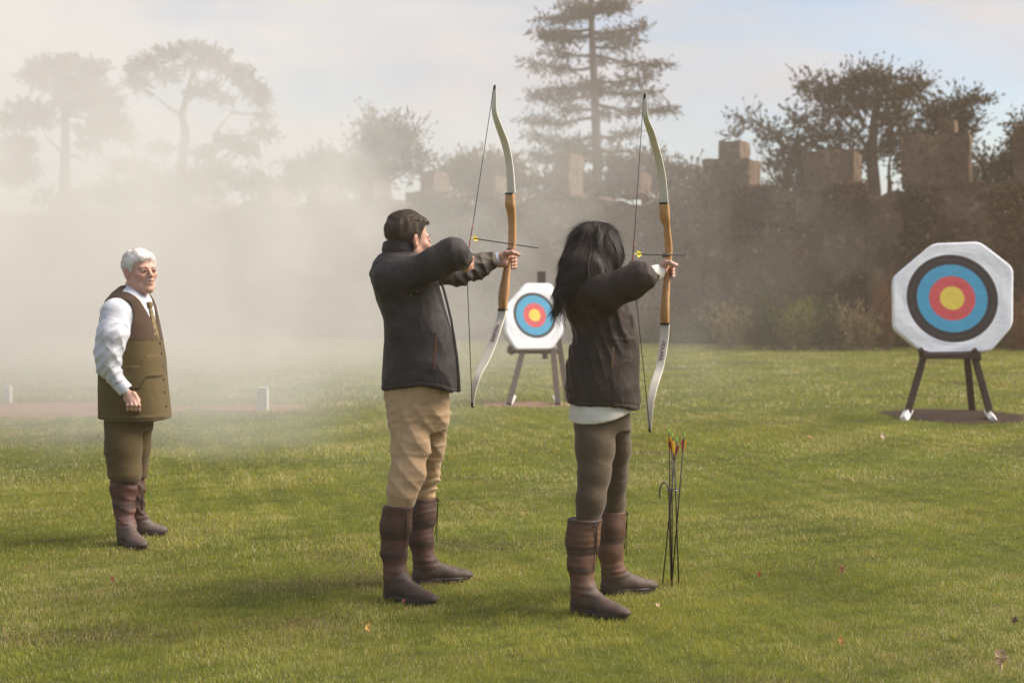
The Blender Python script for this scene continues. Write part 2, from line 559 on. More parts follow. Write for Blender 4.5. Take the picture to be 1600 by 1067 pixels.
def rough_box(s0, s1, t0, t1, z0, z1, step, seed, amp=.045):
    """box as a grid of faces whose vertices are pushed about like rubble"""
    V, Q, n = [], [], 0
    def face(o, u, v, lu, lv):
        nonlocal n
        a, b = max(2, int(lu / step) + 1), max(2, int(lv / step) + 1)
        uu, vv = np.meshgrid(np.linspace(0, lu, a), np.linspace(0, lv, b), indexing='ij')
        p = np.array(o)[None, None] + uu[..., None] * np.array(u) + vv[..., None] * np.array(v)
        i = np.arange(a * b).reshape(a, b) + n
        V.append(p.reshape(-1, 3)); Q.append(np.stack([i[:-1, :-1], i[1:, :-1], i[1:, 1:], i[:-1, 1:]], -1).reshape(-1, 4))
        n += a * b
    S, T, Z = s1 - s0, t1 - t0, z1 - z0
    face((s0, t1, z0), (1, 0, 0), (0, 0, 1), S, Z)
    face((s0, t0, z0), (1, 0, 0), (0, 0, 1), S, Z)
    face((s0, t0, z0), (0, 1, 0), (0, 0, 1), T, Z)
    face((s1, t0, z0), (0, 1, 0), (0, 0, 1), T, Z)
    face((s0, t0, z1), (1, 0, 0), (0, 1, 0), S, T)
    V = np.concatenate(V)
    d = np.stack([snoise(V.astype(np.float32), 7 + k, seed + k) for k in range(3)], -1) * amp
    d += np.stack([snoise(V.astype(np.float32), 19 + k, seed + 7 + k) for k in range(3)], -1) * amp * .5
    d[V[:, 2] < .01, 2] = 0
    V = V + d
    W = WA[0] + V[:, 0] * wd[0] + V[:, 1] * wnrm[0], WA[1] + V[:, 0] * wd[1] + V[:, 1] * wnrm[1], V[:, 2]
    return np.stack(W, -1), np.concatenate(Q)


V, Q = rough_box(0, WL, T0, T1, 0, 3.98, .16, 3, .06)
dq = V[:, 2] > 3.5
sl = (V[:, 0] - WA[0]) * wd[0] + (V[:, 1] - WA[1]) * wd[1]
V[dq, 2] += (.16 * snoise(np.stack([sl, sl * 0], -1).astype(np.float32), 2.2, 77) + .10 * snoise(np.stack([sl, V[:, 1]], -1).astype(np.float32), 7., 78))[dq] * np.clip((V[dq, 2] - 3.5) / .4, 0, 1)
mesh('wall_face', V, Q, M['stone'], wroot)
# merlons: (photo x0, x1, top y, cap x0, x1, cap top y)
MER = [(1099, 1172, 249, 1122, 1157, 221), (1256, 1334, 236, None, None, None), (1408, 1512, 212, 1462, 1490, 186), (1580, 1680, 196, None, None, None),
       (842, 896, 300, 868, 892, 240), (962, 1010, 306, 975, 1000, 268), (640, 706, 300, 660, 682, 268), (548, 610, 312, 566, 588, 280),
       (735, 790, 304, 750, 775, 276), (470, 520, 318, 484, 504, 290), (395, 440, 322, 408, 428, 296)]
for k, (a, b, ty, ca, cb, cty) in enumerate(MER):
    z1 = wall_z((a + b) / 2, ty)
    V, Q = rough_box(wall_s(b), wall_s(a), T0 - .1, T1 + .02, 4.03, z1, .2, 30 + k, .03)
    o = mesh('merlon', V, Q, M['stone'], wroot)
    if ca:
        V, Q = rough_box(wall_s(cb), wall_s(ca), T0 + .25, T1 - .15, z1 - .03, wall_z((ca + cb) / 2, cty), .2, 50 + k, .03)
        mesh('cap_stone', V, Q, M['stone'], o)


# ------------------------------------------------------------------ foliage
def leaves(pts, dirs, size, c, seed, asp=.45):
    """leaf-sized rhombs at pts pointing along dirs; c (n,3) colours"""
    r_ = np.random.default_rng(seed)
    n = len(pts)
    d = dirs / (np.linalg.norm(dirs, axis=1, keepdims=True) + 1e-9)
    w = np.cross(d, r_.normal(size=(n, 3)))
    w /= np.linalg.norm(w, axis=1, keepdims=True) + 1e-9
    s = (size * (.6 + .8 * r_.random(n)))[:, None]
    V = np.stack([pts - d * s * .5, pts + w * s * asp * .5, pts + d * s * .5, pts - w * s * asp * .5], 1)
    q = np.arange(n)[:, None] * 4 + np.array([[0, 1, 2, 3]])
    return V.reshape(-1, 3), q, np.repeat(c, 4, 0)


class Crown:
    def __init__(s, seed): s.r, s.P, s.D, s.S, s.n = np.random.default_rng(seed), [], [], [], 0

    def cluster(s, c, rad, twigs, per, size, length=.6, bias=(0, 0, .35)):
        """twigs starting in an ellipsoid and growing outward"""
        r_ = s.r
        u = r_.normal(size=(twigs, 3))
        u /= np.linalg.norm(u, axis=1, keepdims=True)
        rr = r_.random((twigs, 1)) ** .45
        st = np.array(c) + u * rr * np.array(rad)
        d = u * .8 + r_.normal(size=(twigs, 3)) * .45 + np.array(bias)
        d /= np.linalg.norm(d, axis=1, keepdims=True)
        L = length * (.4 + .9 * r_.random((twigs, 1)))
        t = r_.random((twigs, per, 1))
        p = st[:, None] + d[:, None] * L[:, None] * t + r_.normal(size=(twigs, per, 3)) * size * .45 * (1.1 - t)
        dd = d[:, None] + r_.normal(size=(twigs, per, 3)) * .6
        s.P.append(p.reshape(-1, 3)); s.D.append(dd.reshape(-1, 3)); s.S.append(np.full(twigs * per, size))

    def build(s, root, A, B, seed=1, name='crown', patchy=.6):
        p, d, sz = np.concatenate(s.P), np.concatenate(s.D), np.concatenate(s.S)
        f = np.clip(.5 + patchy * .5 * snoise(p.astype(np.float32), 1.6, seed) + .25 * s.r.normal(size=len(p)), 0, 1)[:, None]
        c = (np.array(A) * (1 - f) + np.array(B) * f) * (.75 + .5 * s.r.random((len(p), 1)))
        V, q, cc_ = leaves(p, d, sz, c, seed)
        return mesh(name, V, q, M['leaf'], root, smooth=False, col=cc_)


def limb(mb, a, b, r0, r1, wob=.1, n=7, seed=0, sag=0):
    r_ = np.random.default_rng(seed)
    a, b = np.array(a, float), np.array(b, float)
    L = np.linalg.norm(b - a)
    ph = r_.random(3) * 6
    pts = []
    for i in range(n):
        t = i / (n - 1)
        e = math.sin(math.pi * t)
        pts.append(a + (b - a) * t + L * wob * e * np.array([math.sin(3 * t + ph[0]), math.sin(2.5 * t + ph[1]), .5 * math.sin(4 * t + ph[2])]) + np.array((0, 0, -sag * L * e)))
    mb.tube(pts, [r0 + (r1 - r0) * (i / (n - 1)) ** .8 for i in range(n)], 7)
    return pts


DK, LT = (.040, .042, .016), (.115, .098, .045)

# tall spruce in the middle, behind the wall
def spruce():
    Y = 56.
    base = P(936, 300, Y); base[2] = 0
    root = empty('conifer_tree', base, 'tallest conifer, with tiered level branches, behind the wall between the two bows', 'tree')
    mb, cr_ = MB(), Crown(5)
    tr = [base] + [P(x, y, Y) for x, y in ((935, 330), (933, 250), (929, 150), (925, 60), (921, -40), (918, -130), (916, -190))]
    mb.tube(tr, [.26, .22, .19, .16, .13, .10, .06, .02], 9)
    r_ = random.Random(4)
    def axis(z):
        for i in range(len(tr) - 1):
            if tr[i][2] <= z <= tr[i + 1][2]:
                t = (z - tr[i][2]) / (tr[i + 1][2] - tr[i][2]); return tr[i] * (1 - t) + tr[i + 1] * t
        return tr[-1]
    ends = [(845, 28), (838, 50), (822, 97), (852, 78), (850, 140), (828, 150), (815, 186), (822, 207), (860, 225), (828, 243), (1012, 38), (1000, 62), (1044, 100), (1022, 118), (1028, 143), (1053, 170), (992, 205), (985, 235), (880, 8), (985, 5), (850, -40), (1000, -50), (880, -100), (970, -100)]
    br = []
    for (x, y) in ends:
        e = P(x, y, Y + r_.uniform(-1.2, 1.2))
        a = axis(e[2] - r_.uniform(-.25, .5))
        br.append((a, e))
    for k in range(28):
        z = 6.6 + .95 * r_.randrange(0, 12) + r_.uniform(-.12, .12)
        a = axis(z)
        L = r_.uniform(.7, 2.4) * (1.0 if z < 12 else .75)
        th = r_.uniform(0, 6.28)
        br.append((a, a + np.array((L * math.cos(th), L * math.sin(th), r_.uniform(-.15, .35)))))
    for k, (a, e) in enumerate(br):
        pts = limb(mb, a, e, .075, .015, .05, 6, k, sag=.06)
        L = np.linalg.norm(e - a)
        n = max(3, int(L / .38))
        for j in range(n):
            t = .35 + .65 * (j + .5) / n
            c = a + (e - a) * t + np.array((0, 0, -.06 * L * math.sin(math.pi * t)))
            w = .30 * (1.15 - .5 * abs(t - .65))
            cr_.cluster(c, (w * 1.2, w * 1.2, .10), 22, 9, .105, .40, (0, 0, -.06))
    mb.build('trunk', M['bark'], root, smooth=True)
    cr_.build(root, (.060, .050, .026), (.13, .10, .055), 3)


spruce()


def blob_tree(name, label, Y, trunk, limbs, blobs, size=.15, A=DK, B=LT, group=None, seed=1, rt=.2, dens=1., length=.6, bias=(0, 0, .35)):
    """trunk: pixel polyline; limbs: pixel pairs; blobs: (x, y, rx, ry) in photo pixels at distance Y"""
    s = F / Y
    base = P(trunk[0][0], trunk[0][1], Y); base[2] = 0
    root = empty(name, base, label, 'tree' if 'tree' in name else 'shrub', group)
    r_ = random.Random(seed)
    mb, cr_ = MB(), Crown(seed)
    pts = [base] + [P(x, y, Y) for x, y in trunk]
    n = len(pts)
    mb.tube(pts, [rt * (1.15 - .75 * i / (n - 1)) for i in range(n)], 8)
    for k, (x0, y0, x1, y1) in enumerate(limbs):
        limb(mb, P(x0, y0, Y), P(x1, y1, Y + r_.uniform(-.8, .8)), rt * .36, rt * .07, .05, 7, seed * 50 + k)
    for (x, y, rx, ry) in blobs:
        c = P(x, y, Y + r_.uniform(-.5, .5))
        a, b = rx / s, ry / s
        vol = a * b * (a * .7 + .3)
        tw = int(dens * 290 * (a * b) ** .9) + 10
        cr_.cluster(c, (a * .84, a * .7 + .2, b * .52), tw, 15, size * .68, length, bias)
    mb.build('trunk', M['bark'], root, smooth=True)
    cr_.build(root, A, B, seed)
    return root


# wind-shaped cypresses behind the right part of the wall
blob_tree('cypress_tree', 'twin trunked cypress with ragged spreading crown behind the wall, left of the right target', 47., [(1366, 300), (1362, 240), (1366, 190), (1374, 150)],
          [(1388, 330, 1390, 260), (1390, 300, 1394, 230), (1393, 232, 1392, 160), (1362, 240, 1300, 170), (1350, 190, 1270, 140), (1300, 240, 1170, 185), (1358, 250, 1250, 250), (1350, 200, 1320, 130), (1376, 200, 1390, 130), (1392, 230, 1430, 150), (1300, 250, 1215, 235)],
          [(1262, 138, 16, 9), (1290, 152, 22, 12), (1322, 142, 26, 14), (1345, 128, 20, 11), (1378, 128, 22, 12), (1398, 150, 26, 18), (1425, 140, 20, 16), (1350, 165, 28, 15), (1305, 178, 22, 12), (1400, 190, 26, 18), (1250, 190, 14, 9), (1275, 215, 22, 12),
           (1320, 215, 26, 14), (1240, 235, 22, 13), (1205, 215, 16, 7), (1165, 188, 12, 5), (1190, 208, 10, 5), (1225, 258, 26, 14), (1275, 262, 36, 18), (1330, 250, 24, 16), (1415, 225, 26, 22), (1240, 290, 40, 18), (1300, 290, 40, 14), (1430, 262, 24, 22), (1380, 235, 12, 12), (1145, 212, 6, 3)],
          size=.18, seed=3, rt=.24, dens=1.5, length=.75, A=(.026, .026, .011), B=(.080, .066, .030))
blob_tree('cypress_tree', 'smaller dark cypress rising behind the battlement right of the twin trunked one', 44., [(1470, 300), (1468, 250), (1470, 200)],
          [(1470, 240, 1510, 190), (1468, 250, 1440, 200), (1470, 200, 1490, 160)],
          [(1470, 175, 20, 12), (1500, 165, 20, 11), (1522, 162, 14, 8), (1455, 185, 18, 12), (1495, 190, 22, 13), (1470, 205, 26, 14), (1510, 205, 12, 10), (1450, 232, 26, 18), (1490, 235, 22, 18), (1450, 265, 30, 16), (1540, 262, 24, 12), (1530, 285, 30, 12), (1490, 265, 20, 14)],
          size=.17, seed=4, rt=.18, dens=1.6, length=.7, A=(.026, .026, .011), B=(.080, .066, .030))
blob_tree('evergreen_tree', 'dark evergreen cut by the right edge of the photo above the wall', 42., [(1600, 300), (1602, 250), (1604, 200)],
          [(1602, 250, 1575, 220), (1604, 230, 1630, 200)],
          [(1590, 222, 14, 10), (1600, 200, 14, 10), (1600, 240, 26, 13), (1572, 258, 18, 10), (1595, 270, 34, 14), (1620, 220, 24, 30), (1575, 290, 30, 12), (1640, 260, 30, 30)],
          size=.18, seed=5, rt=.2, dens=1.3, A=(.030, .036, .014), B=(.085, .08, .035))
# dark palm-like evergreen left of the man
blob_tree('evergreen_tree', 'dark spiky evergreen above the wall behind the head of the dark jacketed man', 50., [(604, 330), (602, 290), (604, 250)],
          [(604, 270, 585, 215), (604, 262, 640, 222), (602, 290, 640, 265), (604, 262, 570, 240)],
          [(585, 205, 12, 9), (596, 222, 22, 12), (622, 222, 20, 12), (640, 215, 12, 8), (572, 232, 18, 9), (610, 240, 32, 15), (580, 252, 22, 12), (642, 246, 20, 12), (600, 268, 34, 14), (648, 268, 18, 9), (575, 285, 22, 10), (585, 192, 6, 8)],
          size=.2, seed=6, rt=.25, dens=1.0, A=(.022, .028, .012), B=(.06, .065, .028), length=.95, bias=(0, 0, .6))
blob_tree('hedge_tree', 'low brown green thicket above the wall left of the spiky evergreen', 50., [(510, 340), (508, 300), (505, 280)],
          [(508, 300, 480, 270), (508, 300, 540, 265)],
          [(470, 266, 22, 12), (500, 262, 26, 14), (535, 262, 26, 15), (560, 275, 22, 14), (485, 285, 34, 14), (530, 290, 40, 18), (460, 290, 22, 14), (508, 248, 14, 7), (545, 250, 14, 7)],
          size=.19, seed=7, rt=.2, dens=1.2, B=(.13, .11, .055))
blob_tree('hedge_tree', 'yellow green rounded tree top between the spiky evergreen and the tall conifer', 50., [(755, 330), (754, 290), (752, 265)],
          [(754, 290, 720, 262), (754, 290, 790, 262)],
          [(720, 262, 20, 10), (745, 256, 26, 10), (775, 256, 24, 10), (800, 262, 20, 12), (735, 278, 34, 14), (785, 280, 34, 16), (700, 280, 18, 14), (828, 290, 20, 14), (760, 300, 60, 14)],
          size=.19, seed=8, rt=.2, dens=1.4, A=(.06, .05, .016), B=(.19, .14, .045))
blob_tree('hedge_tree', 'brown thicket above the wall right of the tall conifer, behind her bow', 50., [(1010, 330), (1008, 300), (1005, 280)],
          [(1008, 300, 985, 262), (1008, 300, 1060, 265)],
          [(985, 262, 26, 14), (1015, 250, 20, 12), (1045, 268, 22, 12), (1075, 272, 18, 12), (1010, 282, 40, 20), (1060, 295, 36, 16), (965, 285, 26, 20), (900, 290, 34, 22), (870, 282, 20, 16), (1092, 290, 12, 14), (935, 305, 40, 12)],
          size=.19, seed=9, rt=.2, dens=1.3, A=(.06, .045, .026), B=(.14, .105, .06))
# stone pines in the smoke
blob_tree('pine_tree', 'umbrella crowned pine with forked bare trunk, right of the pair fading in smoke', 52., [(280, 290), (290, 210), (284, 180), (292, 150), (302, 110)],
          [(284, 180, 240, 150), (240, 150, 205, 120), (292, 150, 330, 130), (330, 130, 350, 110), (330, 260, 335, 215), (335, 215, 360, 175), (360, 175, 400, 180), (292, 215, 250, 245), (330, 260, 380, 225), (302, 110, 330, 85), (284, 170, 300, 150), (335, 290, 330, 250)],
          [(232, 100, 26, 10), (262, 86, 26, 9), (300, 76, 26, 8), (330, 88, 24, 9), (350, 105, 24, 10), (375, 118, 22, 11), (395, 140, 22, 13), (408, 158, 14, 9), (410, 184, 14, 6), (412, 210, 26, 9), (360, 222, 30, 8), (385, 235, 22, 9), (250, 232, 18, 8), (215, 130, 18, 12), (300, 105, 20, 7), (262, 118, 24, 8), (320, 140, 20, 8), (303, 144, 12, 6), (348, 155, 18, 6), (320, 240, 18, 10), (210, 108, 14, 8)],
          size=.17, seed=10, rt=.19, dens=1.6, A=(.05, .038, .024), B=(.10, .075, .045), length=.4, bias=(0, 0, .15))
blob_tree('pine_tree', 'broad flat topped pine fading in smoke at the left edge', 52., [(100, 320), (102, 250), (102, 180), (100, 140)],
          [(102, 180, 60, 120), (102, 170, 150, 130), (185, 300, 158, 240), (158, 240, 150, 190), (102, 240, 140, 255), (102, 250, 70, 210), (102, 180, 190, 200)],
          [(45, 120, 16, 10), (70, 105, 28, 12), (105, 100, 32, 13), (140, 108, 30, 14), (85, 130, 46, 15), (140, 140, 40, 18), (165, 160, 30, 16), (110, 165, 36, 14), (45, 172, 34, 12), (60, 190, 30, 10), (170, 190, 36, 18), (195, 212, 22, 10), (150, 205, 34, 12), (20, 190, 24, 16), (30, 230, 30, 24), (205, 262, 30, 10), (25, 270, 36, 30), (140, 228, 18, 6)],
          size=.18, seed=11, rt=.24, dens=1.6, A=(.05, .038, .024), B=(.10, .075, .045), length=.4, bias=(0, 0, .15))
blob_tree('hedge_tree', 'low rounded thicket under the umbrella crowned pine, deep in the smoke', 50., [(250, 330), (250, 310), (250, 290)],
          [(250, 310, 200, 290), (250, 310, 300, 290)],
          [(200, 292, 30, 12), (235, 288, 30, 14), (275, 290, 34, 16), (320, 282, 34, 18), (350, 268, 22, 14), (385, 290, 34, 14), (150, 305, 34, 14), (300, 310, 60, 20), (410, 285, 16, 10), (90, 318, 40, 14), (430, 305, 24, 14), (200, 315, 60, 16)],
          size=.18, seed=12, rt=.15, dens=1.0, B=(.13, .10, .06))

# climbing plants and shrubs against the wall
def creeper(label, x0, x1, n, A, B, seed, ytop=300, ybot=530, size=.10, out=.25):
    r_ = np.random.default_rng(seed)
    s0, s1 = wall_s(x1), wall_s(x0)
    root_p = wp((s0 + s1) / 2, WT / 2 + .2, 0)
    root = empty('climbing_shrub', root_p, label, 'shrub', 'climbing plants on the wall')
    m = n * 3
    s = s0 + (s1 - s0) * r_.random(m)
    z = 4.25 * r_.random(m) ** .9
    q = np.stack([s, z, s * 0], -1).astype(np.float32)
    den = 1.3 * snoise(q, 1.1, seed) + .7 * snoise(q, 3, seed + 1) + .9 * (.75 - z / 4.2) + .25 * snoise(q, 9, seed + 2)
    edge = np.minimum(s - s0, s1 - s) < .3
    k = (den > r_.normal(size=m) * .35 + .1) & ~edge
    s, z = s[k][:n], z[k][:n]
    t = WT / 2 + .03 + out * r_.random(len(s)) ** 1.6 * (1.5 - z / 4.5)
    p = np.stack([WA[0] + s * wd[0] + t * wnrm[0], WA[1] + s * wd[1] + t * wnrm[1], z], -1)
    d = r_.normal(size=p.shape) + np.array((wnrm[0], wnrm[1], .3))
    f = np.clip(.5 + .5 * snoise(p.astype(np.float32), 2.2, seed + 5) + .3 * r_.normal(size=len(p)), 0, 1)[:, None]
    c = 1.25 * (np.array(A) * (1 - f) + np.array(B) * f) * (.6 + .8 * r_.random((len(p), 1)))
    pale = r_.random(len(p)) < .02
    c[pale] = (.60, .52, .44)
    V, Q, cc_ = leaves(p, d, np.full(len(p), size), c, seed, .6)
    mesh('foliage', V, Q, M['leaf'], root, smooth=False, col=cc_)
    mb = MB()
    for k in range(9):
        sa = s0 + (s1 - s0) * r_.random()
        a = wp(sa, WT / 2 + .05, 0)
        b = wp(sa + r_.uniform(-.8, .8), WT / 2 + .03, r_.uniform(2, 4.0))
        limb(mb, a, b, .035, .01, .08, 9, seed * 9 + k)
    mb.build('stem', M['bark'], root, smooth=True)


creeper('dense brown creeper on the wall behind and right of the right-hand target', 1375, 1640, 9000, (.045, .032, .020), (.20, .125, .07), 61, size=.13)
creeper('reddish brown creeper on the wall between the woman and the right-hand target', 1130, 1375, 9000, (.050, .030, .020), (.21, .125, .075), 71, size=.13)
creeper('thin faded creeper on the wall behind the woman', 890, 1130, 7000, (.075, .05, .036), (.19, .12, .078), 81)
creeper('pale creeper on the wall behind the dark jacketed man, veiled by smoke', 560, 890, 6000, (.08, .055, .04), (.19, .12, .075), 91)


def border(label, x0, x1, n, A, B, seed, h=.8):
    r_ = np.random.default_rng(seed)
    s0, s1 = wall_s(x1), wall_s(x0)
    s = s0 + (s1 - s0) * r_.random(n)
    t = WT / 2 + .15 + .75 * r_.random(n)
    hh = h * (.4 + .7 * r_.random(n)) * (1 + .45 * snoise(np.stack([s, t], -1).astype(np.float32), 2.4, seed))
    az, le = r_.random(n) * 6.28, .3 * r_.random(n)
    b = np.stack([WA[0] + s * wd[0] + t * wnrm[0], WA[1] + s * wd[1] + t * wnrm[1], s * 0], -1)
    P_, D_, C_, S_ = [], [], [], []
    for k in range(9):
        f = (k + r_.random(n)) / 9
        p = b + np.stack([np.cos(az) * le * f * hh, np.sin(az) * le * f * hh, hh * f], -1) + r_.normal(size=b.shape) * .04
        P_.append(p); D_.append(np.tile((0, 0, 1.), (n, 1)) + r_.normal(size=p.shape) * .4)
        g_ = np.clip(.5 + .6 * snoise(b[:, :2].astype(np.float32), 3.2, seed + 3) + .3 * r_.normal(size=n), 0, 1)[:, None]
        C_.append((np.array(A) * (1 - g_) + np.array(B) * g_) * (.7 + .6 * r_.random((n, 1))))
    p, d, c = np.concatenate(P_), np.concatenate(D_), np.concatenate(C_)
    V, Q, cc_ = leaves(p, d, np.full(len(p), .12), c, seed, .35)
    o = mesh('border_plants', V, Q, M['leaf'], smooth=False, col=cc_)
    tag(o, label, 'plants', kind='stuff')


border('mixed yellow, green and russet border plants along the foot of the wall', 560, 1700, 2600, (.045, .055, .018), (.19, .155, .05), 101, .75)


def clump(px, py, h, w, A, B, label, seed, n=90):
    """a tuft of upright stems at the foot of the wall"""
    r_ = np.random.default_rng(seed)
    o = G(px, py)
    root = empty('border_plant', o, label, 'plant', 'taller plants in the border')
    P_, D_, C_ = [], [], []
    mb = MB()
    for k in range(n):
        a, rr = r_.random() * 6.28, w * .35 * math.sqrt(r_.random())
        b = o + np.array((rr * math.cos(a), rr * math.sin(a), 0))
        e = b + np.array((w * .4 * r_.normal(), w * .3 * r_.normal(), h * (.55 + .5 * r_.random())))
        if k < 14: mb.tube([b, (b + e) / 2, e], [.007, .006, .003], 4)
        t = r_.random((12, 1)) ** .7
        P_.append(b + (e - b) * t + r_.normal(size=(12, 3)) * .03)
        D_.append((e - b) + r_.normal(size=(12, 3)) * h * .4)
        f = r_.random((12, 1))
        C_.append(np.array(A) * (1 - f) + np.array(B) * f)
    p, d, c = map(np.concatenate, (P_, D_, C_))
    V, Q, cc_ = leaves(p, d, np.full(len(p), .10), c, seed, .3)
    mesh('foliage', V, Q, M['leaf'], root, smooth=False, col=cc_)
    mb.build('stem', M['bark'], root)


YG, TN, RD, GN = ((.12, .12, .02), (.36, .32, .05)), ((.22, .16, .08), (.44, .32, .17)), ((.12, .055, .03), (.24, .10, .04)), ((.03, .045, .012), (.09, .10, .03))
clump(1256, 548, 1.25, .5, *YG, 'tall yellow green plant at the foot of the wall, middle of the right half', 1)
clump(1228, 547, 1.0, .4, *YG, 'shorter yellow green spike just left of the tall yellow plant', 2)
clump(1322, 548, 1.2, .7, *TN, 'tan dried clump at the foot of the wall nearest the right target', 3)
clump(1350, 548, .95, .6, *TN, 'low straw coloured clump just left of the right-hand target stand', 4)
clump(1384, 548, 1.9, .5, *RD, 'orange leaved shrub beside the left edge of the right-hand target', 5)
clump(1595, 548, 1.3, .7, *RD, 'russet shrub at the right edge of the photo behind the target', 6)
clump(1200, 546, 1.7, 1.2, *GN, 'dark green shrub against the wall between the woman and the target', 7, 160)
clump(1290, 548, 1.5, .9, *GN, 'dark green shrub between the yellow and the tan border plants', 8, 130)
clump(1140, 545, 1.2, .8, *TN, 'faded tan clump in the border nearest the standing arrows', 9)
# ------------------------------------------------------------------ targets
WHT, BLK, BLU, RED, YEL = (.86, .86, .90), (.035, .028, .030), (.065, .36, .58), (.70, .10, .11), (.86, .63, .10)


def target(label, poly, cpx, rings, Y, tilt, yaw, thick, ground_y):
    """poly: board outline in photo pixels on a tilted, turned plane at distance Y"""
    ct, st, cyw, sy = math.cos(tilt), math.sin(tilt), math.cos(yaw), math.sin(yaw)
    ux = np.array((cyw, sy, 0))                 # along the board, to the right
    n0 = np.array((sy * ct, -cyw * ct, st))     # front normal: towards the archers and up
    uz = np.cross(ux, -n0)
    if uz[2] < 0: uz = -uz
    c = P(*cpx, Y)
    def on(px, py):
        d = P(px, py, 10.) - np.array((0, 0, CAMZ))
        t = ((c - np.array((0, 0, CAMZ))) @ n0) / (d @ n0)
        q = np.array((0, 0, CAMZ)) + d * t - c
        return np.array((q @ ux, q @ uz))
    pl = np.array([on(*q) for q in poly])
    # densify the outline, round its corners
    out = []
    m_ = len(pl)
    for i in range(m_):
        a, b, d = pl[i - 1], pl[i], pl[(i + 1) % m_]
        p0, p1 = b + (a - b) * .12, b + (d - b) * .12
        for t in (0, .33, .66, 1): out.append(p0 * (1 - t) ** 2 + 2 * b * t * (1 - t) + p1 * t * t)
    out = np.array(out)
    k = len(out)
    root = empty('archery_target', c - np.array((0, 0, c[2])) + np.array((0, 0, c[2] + min(out[:, 1]) * uz[2])), label, 'target', 'round archery targets')
    # polar mesh of the cover: rings of vertices from the centre to the outline, then wrapping round the edge
    K = 144
    ang = np.arange(K) * 2 * math.pi / K
    def outline_r(a):
        d = np.array((math.cos(a), math.sin(a))); best = 0
        for i in range(k):
            p, q = out[i - 1], out[i]
            e = q - p
            den = d[0] * e[1] - d[1] * e[0]
            if abs(den) < 1e-9: continue
            t = (p[0] * e[1] - p[1] * e[0]) / den
            u = (p[0] * d[1] - p[1] * d[0]) / den
            if t > 0 and -1e-6 <= u <= 1 + 1e-6: best = max(best, t)
        return best
    Ro = np.array([outline_r(a) for a in ang])
    r0 = [x for x in rings]
    spec = []     # (radius array, colour, depth)
    def ringv(r, col): spec.append((np.full(K, r), col, 0.))
    y_, r__, b_, k_ = r0
    e = .0025
    for r, cc in ((.02, YEL), (y_ * .5, YEL), (y_ - e, YEL), (y_, RED), (y_ * .5 + r__ * .5, RED), (r__ - e, RED), (r__, BLU), ((r__ + b_) / 2, BLU), (b_ - e, BLU), (b_, BLK), ((b_ + k_) / 2 - .004, BLK), ((b_ + k_) / 2, (.10, .09, .09)), ((b_ + k_) / 2 + .004, BLK), (k_ - e, BLK), (k_, WHT)): ringv(r, cc)
    for f in (.3, .6, .9): spec.append((k_ + (Ro - k_) * f, WHT, 0.))
    for f, dpt in ((.985, .004), (1.0, .02), (1.005, .045), (.995, .07)): spec.append((Ro * f, WHT, dpt))
    V, C = [c + 0 * ux], [YEL]
    for (r, cc, dp) in spec:
        z = dp + .004 * np.sin(ang * 5 + 20 * r[0]) * (r > k_)
        for j in range(K):
            V.append(c + ux * r[j] * math.cos(ang[j]) + uz * r[j] * math.sin(ang[j]) - n0 * z[j])
            C.append(cc)
    t3 = np.array([(0, 1 + j, 1 + (j + 1) % K) for j in range(K)])
    q4 = np.array([(1 + i * K + j, 1 + i * K + (j + 1) % K, 1 + (i + 1) * K + (j + 1) % K, 1 + (i + 1) * K + j) for i in range(len(spec) - 1) for j in range(K)])
    mesh('target_face', np.array(V), [t3, q4], M['foam'], root, smooth=False, col=np.array(C))
    # straw boss behind the cover
    V = []
    for (f, dp) in ((.97, .03), (.985, .06), (1.0, .09), (.985, thick - .03), (.93, thick)):
        V += [c + ux * Ro[j] * f * math.cos(ang[j]) + uz * Ro[j] * f * math.sin(ang[j]) - n0 * dp for j in range(K)]
    V += [c - n0 * .03, c - n0 * thick]
    q4 = [(i * K + j, i * K + (j + 1) % K, (i + 1) * K + (j + 1) % K, (i + 1) * K + j) for i in range(4) for j in range(K)]
    t3 = [(5 * K + 1, 4 * K + j, 4 * K + (j + 1) % K) for j in range(K)]
    mesh('straw_boss', np.array(V), [np.array(q4), np.array(t3)], M['straw'], root, smooth=True)
    return c, ux, uz, n0


def stand(label, base, legs, bar, hooks, feet, apex=None):
    root = empty('target_stand', base, label, 'easel', 'wooden target stands')
    for a, b in legs:
        mb = MB()
        a, b = np.array(a), np.array(b)
        ax = (b - a) / np.linalg.norm(b - a)
        s = np.cross(ax, (0, 1, 0)); s /= np.linalg.norm(s)
        w = np.cross(ax, s)
        mb.box((a + b) / 2, (np.linalg.norm(b - a) / 2, .036, .026), (ax, s, w))
        bevel(mb.build('leg', M['dark_wood'], root), .006)
    for n_, (a, b), r_ in [('crossbar', x, .032) for x in bar] + [('hook', x, .028) for x in hooks] + [('foot_wrap', x, .040) for x in feet] + ([('post', apex, .055)] if apex else []):
        mb = MB()
        a, b = np.array(a), np.array(b)
        ax = (b - a) / np.linalg.norm(b - a)
        s = np.cross(ax, (0, 1, .02)); s /= np.linalg.norm(s)
        mb.box((a + b) / 2, (np.linalg.norm(b - a) / 2, r_, r_ * .8), (ax, s, np.cross(ax, s)))
        bevel(mb.build(n_, M['white_paint'] if n_ == 'foot_wrap' else M['dark_wood'], root), .007)


